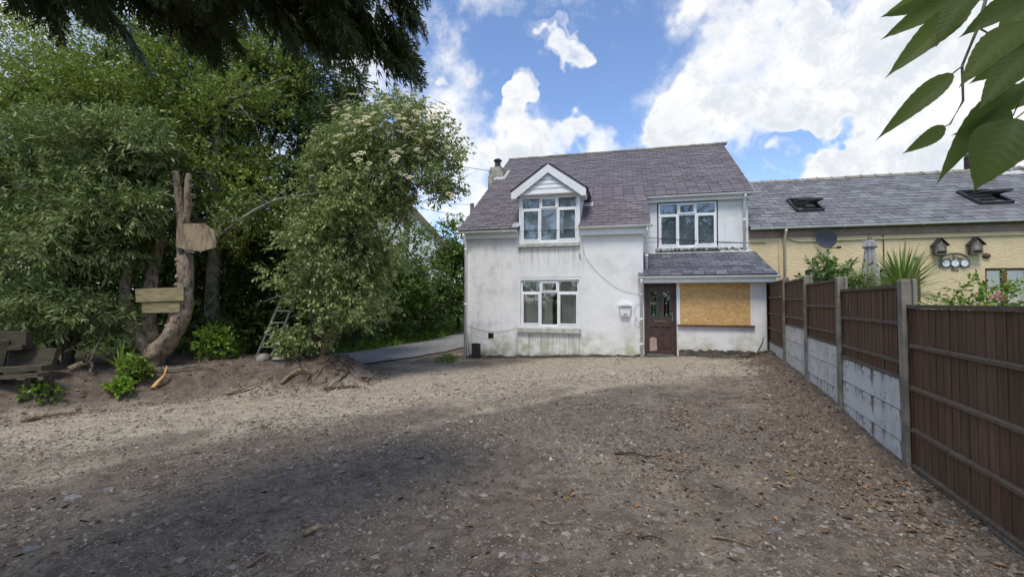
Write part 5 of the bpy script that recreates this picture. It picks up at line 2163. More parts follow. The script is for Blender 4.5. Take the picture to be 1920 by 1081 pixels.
def sawn_trunk():
    base = Vector((-7.15, 9.1, tz(-7.15, 9.1)))
    t = thing('sawn_tree', 'sawn off bare tree trunk forking from the bank with lopped stubs', 'tree', tuple(base))
    rnd = random.Random(77)
    MAIN = [(-7.22, 9.1, 0.30), (-7.10, 9.08, 0.62), (-6.92, 9.05, 0.80), (-6.70, 9.0, 1.08), (-6.54, 9.0, 1.42), (-6.48, 9.0, 1.85), (-6.50, 9.0, 2.32), (-6.57, 9.05, 2.81), (-6.63, 9.1, 3.19), (-6.66, 9.1, 3.40)]
    m = MB()

    def fine(P, n=5):
        P = [Vector(p) for p in P]
        out = []
        for i in range(len(P) - 1):
            p0, p1, p2, p3 = P[max(i - 1, 0)], P[i], P[i + 1], P[min(i + 2, len(P) - 1)]
            for k in range(n):
                q = k / n
                out.append(0.5 * ((2 * p1) + (-p0 + p2) * q + (2 * p0 - 5 * p1 + 4 * p2 - p3) * q * q + (-p0 + 3 * p1 - 3 * p2 + p3) * q ** 3))
        out.append(P[-1])
        return out

    def limb(P, r0, r1, wob=.10, seg=14):
        F = [p - base for p in fine(P, 9)]
        n, seg = len(F), 26
        q = len(m.v)
        m.tube(F, [r0 + (r1 - r0) * i / (n - 1) for i in range(n)], seg)
        # bark plates, flutes and swellings
        sd_ = rnd.uniform(0, 50)
        for i in range(n):
            an = np.arange(seg) * 2 * math.pi / seg
            c, d = np.cos(an), np.sin(an)
            k = (1 + .26 * vnoise(c * 1.3 + sd_ + i * .09, d * 1.3 + i * .07, 61) + .16 * vnoise(c * 3.4 + i * .28, d * 3.4 + sd_ - i * .22, 62)
                 + .09 * vnoise(c * 8 + i * .8, d * 8 + sd_ + i * .6, 63))
            for j in range(seg):
                v = Vector(m.v[q + i * seg + j])
                m.v[q + i * seg + j] = tuple(F[i] + (v - F[i]) * float(k[j]))
        return F[::2]
    F = limb(MAIN, .20, .105)
    limb([(-6.63, 9.1, 3.15), (-6.71, 9.12, 3.57), (-6.79, 9.15, 3.96), (-6.86, 9.15, 4.32)],   .08, .065)
    limb([(-6.60, 9.1, 3.20), (-6.53, 9.08, 3.57), (-6.52, 9.05, 3.88), (-6.50, 9.05, 4.25)], .075, .05)
    limb([(-7.12, 9.1, 0.52), (-7.45, 9.15, 0.88), (-7.72, 9.2, 1.25), (-7.87, 9.25, 1.63), (-7.97, 9.35, 2.1), (-8.0, 9.5, 2.8)], .13, .08)
    limb([(-7.18, 9.2, 0.5), (-7.42, 9.35, 1.0), (-7.60, 9.5, 1.6), (-7.7, 9.7, 2.3), (-7.7, 9.9, 3.2)], .15, .10)
    limb([(-7.0, 9.2, 0.65), (-7.05, 9.4, 1.15), (-7.16, 9.7, 1.7), (-7.2, 9.9, 2.4)], .11, .07)
    # burrs along the inside of the bend and snags on the stub
    for k in range(26):
        p = F[rnd.randrange(6, 30)]
        d = Vector((rnd.uniform(-1, .5), rnd.uniform(-1, -.1), rnd.uniform(-.2, .9))).normalized()
        q = p + d * .15
        m.tube([q - d * .05, q, q + d * .025, q + d * .045], [.035, .05 * rnd.uniform(.7, 1.2), .04, .012], 6, wob=.25, rnd=rnd)
    for k in range(9):
        z = rnd.uniform(3.5, 4.15)
        p = Vector((-6.52, 9.06, z)) - base
        d = Vector((rnd.uniform(.3, 1), rnd.uniform(-.6, .2), rnd.uniform(.1, .6))).normalized()
        m.tube([p, p + d * .09, p + d * rnd.uniform(.13, .2)], [.03, .022, .008], 5)
    m.build('trunk', 'bark_pale', t, True)
    # basketball backboard
    P = [(-6.585, 2.76), (-6.575, 3.13), (-6.40, 3.22), (-6.04, 3.215), (-5.84, 3.08), (-5.81, 2.755), (-6.09, 2.675), (-6.35, 2.69)]
    b = thing('backboard', 'weathered plywood basketball backboard fixed to the sawn trunk', 'backboard', (-6.2, 8.86, 2.95), (0.02, 0, 0.03))
    MB().prism([(x + 6.2, 0, z - 2.95) for x, z in P][::-1], (0, .022, 0)).build('board', 'backboard_wood', b)
    br = MB().box(-.36, -.28, .022, .10, -.30, .14)
    br.build('bracket', 'dark_metal', b)
    MB().tube([(-.25, .03, -.24), (-.15, -.02, -.30), (-.02, .0, -.31)], .02, 6).build('hoop_mount', 'dark_metal', b)
    for lbl, P, y in (('wider mossy plank nailed across the forked trunk, upper of two', [(-7.32, 1.93), (-6.38, 1.97), (-6.37, 1.71), (-7.29, 1.675)], 8.80),
                      ('shorter mossy plank nailed across the forked trunk, lower of two', [(-7.20, 1.67), (-6.46, 1.685), (-6.47, 1.475), (-7.19, 1.465)], 8.83)):
        xs = sum(p[0] for p in P) / 4
        zs = sum(p[1] for p in P) / 4
        o = MB().prism([(x - xs, 0, z - zs) for x, z in P][::-1], (0, .025, 0)).build('plank', 'mossy_plank', None, loc=(xs, y, zs))
        tag(o, lbl, 'plank', 'planks on the forked trunk')
    # blue-green rope end
    bare = MB().tube([(0, 0, 0), (.03, -.02, -.08), (.01, -.02, -.16), (.04, -.01, -.22)], .012, 5).build('rope_end', 'green_lead', None, True, loc=(-6.36, 8.86, 2.10))
    tag(bare, 'frayed green rope end tied to the sawn trunk', 'rope')


sawn_trunk()


def ladder():
    L = 3.4
    b1, b2 = Vector((-5.66, 10.05, tz(-5.5, 10.05) - .02)), Vector((-5.33, 10.05, tz(-5.5, 10.05) - .02))
    d = Vector((.22, .38, 1.0)).normalized()
    t = thing('ladder', 'aluminium ladder leaning into the dark cypress beside the elder', 'ladder', tuple(b1))
    for b, s in ((b1, .0), (b2, -.0)):
        MB().tube([b - b1, b - b1 + d * L], .026, 6).build('rail', 'aluminium', t)
    for k in range(11):
        p = d * (.28 + k * .29)
        MB().tube([p, p + (b2 - b1)], .017, 6).build('rung', 'aluminium', t)


ladder()


def timber_stack():
    specs = [('grey plank on top of the timber stack at the left edge', (-8.75, 7.7, 1.07), (.55, .05, .11), (0, .02, .05)),
             ('wide brown board leaning on the timber stack', (-8.25, 7.85, .72), (.42, .04, .17), (-.25, .03, -.06)),
             ('pale plank in the middle of the timber stack at the left edge', (-8.75, 7.72, .90), (.5, .12, .045), (0, -.04, .1)),
             ('long plank low in the timber stack at the left edge', (-8.3, 7.5, .57), (.62, .10, .035), (0, -.05, .06)),
             ('lowest plank of the timber stack lying on the soil', (-8.2, 7.42, .46), (.6, .10, .03), (0, -.07, -.02))]
    for lb, loc, h, rot in specs:
        m = MB()
        m.box(-h[0], h[0], -h[1], h[1], -h[2], h[2])
        o = m.build('plank', 'old_plank', None, loc=loc, rot=rot)
        tag(o, lb, 'plank', 'timber stack at the left edge')
    for k, (x, y) in enumerate(((-7.95, 7.55), (-7.72, 7.6), (-8.6, 7.62))):
        o = MB().box(-.05, .05, -.05, .05, -.2, .28 if k < 2 else .62).build('timber_offcut', 'old_plank', None, loc=(x, y, tz(x, y) + .05), rot=(.05, .08 * k, .3 * k))
        tag(o, ('stub post holding up the timber stack, nearest the bush', 'stub post at the right end of the timber stack', 'post standing inside the timber stack')[k], 'post')


timber_stack()

# ------------------------------------------------------------------ small plants on the bank


def tuft(name, label, loc, n, h, w, mat, seed, lean=.5, cat='plant', group=None):
    """strap-leaved clump"""
    rng = np.random.default_rng(seed)
    t = thing(name, label, cat, loc, group=group)
    V, F = [], []
    for i in range(n):
        a = rng.uniform(0, 6.28)
        ln = rng.uniform(.15, 1) * lean
        H = h * rng.uniform(.6, 1.1)
        b = np.array([rng.normal(0, .05), rng.normal(0, .05), -.02])
        dr = np.array([math.cos(a) * ln, math.sin(a) * ln, 1.0])
        side = np.array([-math.sin(a), math.cos(a), 0]) * w * .5
        q = len(V)
        for k in range(5):
            s = k / 4
            p = b + dr * H * s * np.array([1, 1, 1 - .35 * s * ln]) + np.array([math.cos(a), math.sin(a), 0]) * H * ln * .5 * s * s - np.array([0, 0, H * .45 * ln * s ** 3])
            ww = side * (1 - s) ** .6 if k < 4 else side * .02
            V += [p - ww, p + ww]
        for k in range(4):
            F.append((q + 2 * k, q + 2 * k + 1, q + 2 * k + 3, q + 2 * k + 2))
    me = np_mesh('blades', np.array(V), np.array(F))
    link_obj('blades', me, mat, t)
    return t


def leafy(name, label, loc, r, n, k, slen, llen, wr, mat, seed, cat='plant', group=None, stems=7, lo=.2):
    rng = np.random.default_rng(seed)
    rnd = random.Random(seed)
    t = thing(name, label, cat, loc, group=group)
    m = MB()
    for i in range(stems):
        e = (rnd.uniform(-.7, .7) * r[0], rnd.uniform(-.7, .7) * r[1], r[2] * rnd.uniform(.9, 1.7))
        m.tube(branch_path((rnd.uniform(-.05, .05), rnd.uniform(-.05, .05), -.05), e, .1, rnd, 5), taper(.010, .004, 5), 5)
    m.build('stems', 'bark_dark', t, True)
    lv = Leaves()
    p, d = lobe_points(rng, [(0, 0, r[2], *r)], n, lo, 1.0)
    A = d * .8 + rng.normal(0, .4, p.shape)
    A[:, 2] += .3
    shoots(lv, rng, p, A, k, slen, llen, wr)
    lv.build('foliage', mat, t)
    return t


tuft('grass_clump', 'clump of long strap leaves at the foot of the sawn trunk', G(-7.30, 8.55), 44, .62, .03, 'leaf_fresh', 1)
leafy('nettle_plant', 'bright leafy plant beside the strap leaves below the sawn trunk', G(-7.0, 8.5), (.22, .18, .19), 100, 6, .12, .075, .38, 'leaf_verge', 2)
leafy('weed_plant', 'small yellow-green weed low on the soil bank', G(-7.0, 8.15), (.20, .18, .10), 90, 6, .08, .065, .42, 'leaf_fresh', 3)
leafy('young_shrub', 'young light green shrub growing right of the sawn trunk', G(-6.35, 9.75), (.42, .32, .36), 150, 7, .16, .055, .42, 'leaf_fresh', 4, cat='shrub')
tuft('grass_clump', 'wispy pale grass tuft on the bank below the ladder', G(-6.15, 10.15), 60, .55, .012, 'leaf_verge', 5, .35)
leafy('bramble_plant', 'dark bramble sprawling at the foot of the cypress', G(-7.0, 10.7), (.5, .4, .42), 200, 7, .2, .07, .4, 'leaf_hedge', 6)
leafy('low_shrub', 'leafy low shrub under the elder by the ladder', G(-4.80, 9.95), (.34, .3, .30), 200, 7, .18, .07, .36, 'leaf_elder', 7, cat='shrub')
leafy('weed_plant', 'sprouting green weeds under the timber stack', G(-7.75, 7.5), (.25, .2, .1), 50, 6, .1, .06, .4, 'leaf_verge', 8)
leafy('weed_plant', 'patch of green weeds by the left corner of the white house', G(-1.85, 13.2), (.3, .4, .07), 60, 6, .1, .06, .35, 'leaf_verge', 9)

# ------------------------------------------------------------------ beyond the lane


def undergrowth():
    rng = np.random.default_rng(91)
    n = 5200
    x = rng.uniform(-13, 1.0, n)
    y = rng.uniform(12.5, 34, n)
    d, s = line_dist(x, y, ROAD)
    keep = (s < 0) & (d > 1.35) & (d < 4.2)
    x, y, d = x[keep], y[keep], d[keep]
    z = terrain(x, y)
    h = np.clip((d - 1.3) / 1.6, .05, 1) * rng.uniform(.2, 1.0, len(x))
    P = np.stack([x, y, z + h * .9], 1)
    A = np.stack([rng.normal(0, .5, len(x)) + .3, rng.normal(0, .5, len(x)) - .4, np.full(len(x), .7)], 1)
    lv = Leaves()
    shoots(lv, rng, P, A, 8, .34, .14, .36, 1.0, .2)
    o = lv.build('undergrowth', 'leaf_verge')
    tag(o, 'ferns and brambles growing along the far side of the lane', 'undergrowth', kind='stuff')
    # verge grass
    n = 15000
    x = rng.uniform(-9, 0, n)
    y = rng.uniform(12.5, 30, n)
    d, s = line_dist(x, y, ROAD)
    keep = (s < 0) & (d > 1.15) & (d < 2.3)
    x, y = x[keep], y[keep]
    z = terrain(x, y)
    P = np.stack([x, y, z - .02], 1)
    D = np.stack([rng.normal(0, .4, len(x)), rng.normal(0, .4, len(x)), np.ones(len(x))], 1)
    lv = Leaves()
    lv.add(*leaf_geom(P, D, rng.normal(0, 1, (len(x), 3)), rng.uniform(.12, .32, len(x)), .06))
    o = lv.build('verge_grass', 'leaf_fresh')
    tag(o, 'short green grass on the far verge of the lane', 'grass', kind='stuff')


undergrowth()

FAR = [
    ('roadside_tree', 'bright green bushy tree beyond the lane next to the white house', (-3.1, 26.5), [(-3.3, 26, 4.9, 1.6, 1.4, 1.6), (-2.4, 26, 3.6, 1.5, 1.4, 1.7), (-4.0, 25.6, 3.0, 1.4, 1.3, 1.5), (-2.0, 25.5, 2.0, 1.3, 1.2, 1.2)], 2300, 'leaf_far', 101),
    ('roadside_tree', 'dark roadside tree partly hiding the far white cottage', (-6.2, 19.5), [(-6.6, 19.5, 3.4, 1.3, 1.2, 1.7), (-5.6, 19.2, 2.2, 1.2, 1.1, 1.2), (-7.6, 19, 2.6, 1.5, 1.2, 1.6), (-4.9, 20.2, 3.6, .9, .9, 1.6), (-4.6, 20.4, 1.8, .9, .9, 1.1)], 2500, 'leaf_far', 102),
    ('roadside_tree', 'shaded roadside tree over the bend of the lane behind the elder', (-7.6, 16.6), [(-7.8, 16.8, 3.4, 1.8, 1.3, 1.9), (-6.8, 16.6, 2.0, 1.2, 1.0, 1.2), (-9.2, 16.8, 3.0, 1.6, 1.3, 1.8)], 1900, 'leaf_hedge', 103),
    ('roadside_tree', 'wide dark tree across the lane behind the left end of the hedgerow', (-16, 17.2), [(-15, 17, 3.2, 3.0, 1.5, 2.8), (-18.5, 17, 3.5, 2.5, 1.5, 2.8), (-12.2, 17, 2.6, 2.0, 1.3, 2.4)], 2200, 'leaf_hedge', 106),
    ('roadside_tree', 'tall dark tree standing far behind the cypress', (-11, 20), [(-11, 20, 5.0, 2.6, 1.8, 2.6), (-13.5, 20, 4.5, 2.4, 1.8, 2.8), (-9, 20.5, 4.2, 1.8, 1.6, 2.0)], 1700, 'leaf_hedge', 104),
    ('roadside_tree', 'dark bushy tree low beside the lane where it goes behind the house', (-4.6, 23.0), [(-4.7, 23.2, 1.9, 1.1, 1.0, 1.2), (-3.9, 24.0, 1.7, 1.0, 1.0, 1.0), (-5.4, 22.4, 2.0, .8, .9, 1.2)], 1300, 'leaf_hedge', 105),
]
for nm, lb, (bx_, by_), lobes, ns, mt, sd_ in FAR:
    tree(nm, lb, G(bx_, by_), lobes, mt, 'bark_dark', ns, 8, .5, .14, .36, trunk_r=.13, seed=sd_, trunk_top=lobes[0][:3], limbs=6, lo=.35, gap=.35, group='trees beyond the lane', clumps=110, rc=.5)


def far_cottage():
    t = thing('far_cottage', 'white gable end of a cottage half hidden by trees across the lane', 'house', (-7.4, 31, tz(-7.4, 31)), (0, 0, .25))
    m = MB()
    m.prism([(-3.4, 0, -.4), (2.9, 0, -.4), (2.9, 0, 5.0), (-.25, 0, 8.3), (-3.4, 0, 5.0)][::1], (0, 9, 0))
    m.build('wall', 'far_white', t)
    for s in (-1, 1):
        r = MB()
        A, B = Vector((-.25, -.25, 8.45)), Vector((-.25 + s * 3.5, -.25, 4.78))
        P = [A, A + Vector((0, 9.4, 0)), B + Vector((0, 9.4, 0)), B]
        r.prism([tuple(p) for p in (P if s > 0 else P[::-1])], (0, 0, .12))
        r.build('roof', 'slate_blue', t)
        b = MB()
        P = [A, B, B + Vector((0, 0, -.28)), A + Vector((0, 0, -.28))]
        b.prism([tuple(p + Vector((0, -.03, 0))) for p in (P[::-1] if s > 0 else P)], (0, .03, 0))
        b.build('barge_board', 'far_barge', t)
    w = MB().box(-.8, .4, -.03, .0, 3.2, 4.4).build('window', 'upvc', t)
    MB().box(-.7, .3, -.04, -.031, 3.3, 4.3).build('pane', 'glass', w)


far_cottage()

# ------------------------------------------------------------------ garden behind the fence


def garden():
    leafy('garden_shrub', 'glossy evergreen shrub rising behind the fence below the satellite dish', G(7.15, 10.2), (.72, .5, 1.08), 620, 8, .24, .11, .26, 'leaf_rhodo', 201, cat='shrub', stems=9)
    leafy('garden_shrub', 'thin leafy shrub between the parasol and the spiky plant', G(7.75, 9.8), (.55, .4, .98), 300, 8, .24, .09, .22, 'leaf_sword', 202, cat='shrub', stems=12)
    # cordyline
    t = thing('cordyline', 'spiky sword-leaved cordyline behind the fence', 'plant', G(7.75, 9.0))
    MB().tube([(0, 0, -.1), (.02, 0, .7), (0, .02, 1.45)], [.09, .075, .07], 9, wob=.1, rnd=random.Random(3)).build('stem', 'bark_dark', t, True)
    rng = np.random.default_rng(7)
    V, F = [], []
    for i in range(190):
        a = rng.uniform(0, 6.28)
        el = rng.uniform(-.35, 1.45)
        H = rng.uniform(.8, 1.2)
        dr = np.array([math.cos(a) * math.cos(el), math.sin(a) * math.cos(el), math.sin(el)])
        side = np.cross(dr, [0, 0, 1.0])
        side = side / max(np.linalg.norm(side), .01)
        b = np.array([0, 0, 1.45 + rng.uniform(-.12, .08)])
        q = len(V)
        wd = [.012, .021, .020, .013, .001]
        for k in range(5):
            s = k / 4
            p = b + dr * H * s - np.array([0, 0, .22 * math.cos(el) * H * s ** 2.5])
            V += [p - side * wd[k], p + side * wd[k]]
        for k in range(4):
            F.append((q + 2 * k, q + 2 * k + 1, q + 2 * k + 3, q + 2 * k + 2))
    link_obj('sword_leaves', np_mesh('sword_leaves', np.array(V), np.array(F)), 'leaf_sword', t)
    # folded parasol
    p = thing('parasol', 'folded pale parasol standing behind the fence', 'parasol', G(8.07, 10.2, -.08))
    MB().tube([(0, 0, 0), (0, 0, 2.74)], .022, 8).build('pole', 'weathered_wood', p)
    m = MB()
    n = 18
    for (z, r) in ((2.70, .04), (2.67, .085), (2.55, .12), (2.50, .075), (2.2, .105), (1.9, .135), (1.5, .155)):
        for k in range(n):
            an = 2 * math.pi * k / n
            rr = r * (1 + (.28 if k % 2 else -.18))
            m.v.append((rr * math.cos(an), rr * math.sin(an), z))
    for j in range(6):
        for k in range(n):
            k2 = (k + 1) % n
            m.f.append((j * n + k, (j + 1) * n + k, (j + 1) * n + k2, j * n + k2))
    m.build('canopy', 'parasol_cloth', p)
    MB().tube([(0, 0, 2.70), (0, 0, 2.78)], [.05, .035], 10).build('finial', 'weathered_wood', p)
    # low flowering bushes behind the near panel
    for k, (x, y, r, s, lb) in enumerate(((6.5, 6.5, (.40, .35, .80), 301, 'leggy garden bush with reddish tips behind the near fence panel'),
                                          (7.2, 6.6, (.5, .35, .79), 302, 'low green bush behind the near fence panel, below the weather clock'),
                                          (7.75, 6.3, (.5, .4, .80), 303, 'bright green bush at the right edge behind the fence'))):
        leafy('garden_bush', lb, G(x, y), r, 210, 8, .2, .06, .36, 'leaf_verge' if k < 2 else 'leaf_fresh', s, cat='bush', stems=9)
    rngp = np.random.default_rng(8)
    lv = Leaves()
    P = rngp.normal(0, .035, (30, 3)) * .7
    lv.add(*leaf_geom(P, rngp.normal(0, 1, (30, 3)), rngp.normal(0, 1, (30, 3)), np.full(30, .034), .5))
    o = lv.build('rose_bloom', 'petal_pink')
    o.location = (6.62, 6.2, 1.80)
    tag(o, 'pink rose bloom just above the near fence panel', 'flower')


garden()

# ------------------------------------------------------------------ overhanging cypress (behind the camera, boughs reach into view)


def spray_mesh(rng, length=.42, flat=.25):
    """a feathery cypress spray along +x, drooping; returns leaf arrays"""
    P, D, L = [], [], []
    n = 13
    for i in range(n):
        s = (i + .5) / n
        x = length * s
        z = -.10 * length * s * s
        for sg in (-1, 1):
            bl = length * (.46 * (1 - s) ** .8 + .05) * rng.uniform(.7, 1.15)
            an = sg * rng.uniform(.45, .75)
            bd = np.array([math.cos(an), math.sin(an), rng.normal(0, flat) - .15])
            m = 5
            for j in range(m):
                q = (j + .5) / m
                bp = np.array([x, 0, z]) + bd * bl * q + np.array([0, 0, -.25 * bl * q * q])
                for s2 in (-1, 0, 1):
                    a2 = an + s2 * rng.uniform(.35, .6)
                    P.append(bp)
                    D.append([math.cos(a2), math.sin(a2), rng.normal(0, flat) - .2])
                    L.append(bl * .42 * (1 - .4 * q) + .012)
    P.append(np.array([0, 0, 0]))
    D.append([1, 0, -.1])
    L.append(length)
    return np.array(P), np.array(D, dtype=float), np.array(L)


def build_overhang():
    rng = np.random.default_rng(404)
    rnd = random.Random(404)
    base = (-4.6, -2.6, 0.0)
    B = np.array(base)
    t = thing('overhanging_cypress', 'dark cypress whose feathery boughs hang across the top of the view', 'tree', base)
    MB().tube([(0, 0, -.2), (0, .1, 3), (.1, .2, 7), (.1, .1, 13)], [.38, .32, .24, .05], 12, wob=.08, rnd=rnd).build('trunk', 'bark_dark', t, True)
    protos = [spray_mesh(rng, rng.uniform(.38, .55)) for _ in range(6)]
    # boughs that show: start near the trunk, pass over the camera's upper left
    boughs = [((-4.4, -2.3, 4.6), (-3.1, 2.6, 4.25), (-.98, 3.25, 3.74)), ((-4.4, -2.3, 4.8), (-3.2, 2.4, 4.4), (-1.45, 3.4, 3.84)), ((-4.5, -2.3, 4.4), (-3.5, 2.2, 4.25), (-2.5, 3.3, 3.95)),
              ((-4.4, -2.3, 5.0), (-2.6, 2.3, 4.5), (-.75, 3.0, 3.80)), ((-4.5, -2.3, 4.6), (-3.6, 2.4, 4.3), (-3.2, 3.4, 4.05)), ((-4.4, -2.2, 5.0), (-2.8, 2.9, 4.6), (-1.9, 3.9, 4.25)), ((-4.4, -2.2, 5.0), (-2.2, 2.6, 4.55), (-1.25, 3.7, 3.98))]
    lv = Leaves()
    wood = MB()

    def place(p, d, roll, sc, k):
        P, D, L = protos[k]
        d = Vector(d).normalized()
        q = d.to_track_quat('X', 'Z').to_matrix() @ Matrix.Rotation(roll, 3, 'X')
        M = np.array(q)
        PP = P @ M.T * sc + np.array(p) - B
        DD = D @ M.T
        N = np.tile(np.array(q @ Vector((0, 0, 1)))[None], (len(P), 1)) + rng.normal(0, .3, (len(P), 3))
        lv.add(*blade_geom(PP, DD, N, L * sc, .10))
    for a, b, c in boughs:
        a, b, c = Vector(a), Vector(b), Vector(c)
        path = []
        for i in range(15):
            s = i / 14
            path.append(a * (1 - s) ** 2 + b * 2 * s * (1 - s) + c * s * s)
        wood.tube([p - Vector(base) for p in path], taper(.05, .008, 15), 6)
        for j in range(56):
            s = .42 + .60 * (j / 55)
            s = min(s, 1)
            p = a * (1 - s) ** 2 + b * 2 * s * (1 - s) + c * s * s
            tan = (b - a) * (1 - s) + (c - b) * s
            tan.normalize()
            side = Vector((-tan.y, tan.x, 0)) * rnd.choice((-1, 1))
            d = tan * rnd.uniform(.3, .9) + side * rnd.uniform(.0, .7) + Vector((.15, .05, -rnd.uniform(.35, 1.0)))
            sc = rnd.uniform(.75, 1.35) * (1.0 if s < .9 else .8)
            place(p + Vector((rnd.uniform(-.12, .12), rnd.uniform(-.15, .15), rnd.uniform(-.05, .08))), d, rnd.uniform(-.9, .9), sc, rnd.randrange(6))
    wood.build('bough', 'bark_dark', t, True)
    lv.build('foliage', 'leaf_near_cypress', t)
    # the rest of the crown, above and behind the camera
    lobes = [(-4.6, -3.2, 7.5, 2.6, 2.4, 2.4), (-4.4, -2.8, 10.5, 1.8, 1.8, 2.4), (-2.6, -1.6, 6.6, 1.6, 1.6, 1.1), (-4.8, -3.6, 5.2, 2.2, 2.2, 1.2)]
    pts, d = lobe_points(rng, lobes, 800, .45, 1.0, .45)
    l2 = Leaves()
    A = d * .8 + rng.normal(0, .3, pts.shape)
    shoots(l2, rng, pts - B, A, 8, .5, .30, .13, .7, .2)
    l2.build('crown', 'leaf_near_cypress', t)


build_overhang()

# ------------------------------------------------------------------ broadleaf tree on the right whose twig hangs into view


def big_leaf_mesh(L=.13, W=.066, seed=0):
    """pointed, toothed leaf along +x with midrib fold and ripples between the veins; uv x = across, y = along"""
    rnd = random.Random(seed)
    n = 22
    prof = []
    for i in range(n + 1):
        s = i / n
        w = math.sin(math.pi * min(s * 1.02, 1) ** .78) ** .85 * (1 - .25 * s)
        if s > .86:
            w = max(w, 0) * (1 - (s - .86) / .14 * .55)
        tooth = 1 + (.022 if i % 2 else -.022)
        prof.append(max(w * tooth, 0.0))
    m = MB()
    uv = []
    bend = rnd.uniform(.12, .42)
    for i in range(n + 1):
        s = i / n
        for c in (-1, -.5, 0, .5, 1):
            w = W * .5 * prof[i] * c
            x = L * s + abs(w) * .35 * (1 - s)
            z = abs(w) * .35 - bend * L * s * s + .0007 * math.sin((s - abs(c) * .25 * .5) * 2 * math.pi * 8) * abs(c)
            m.v.append((x, w, z))
            uv.append((w / (W * .5) * .5, s))
    for i in range(n):
        for k in range(4):
            a = i * 5 + k
            m.f.append((a, a + 1, a + 6, a + 5))
    me = m.mesh('leaf', True)
    ul = me.uv_layers.new(name='uv')
    for lp in me.loops:
        ul.data[lp.index].uv = uv[lp.vertex_index]
    me.materials.append(MATS['leaf_big'])
    return me


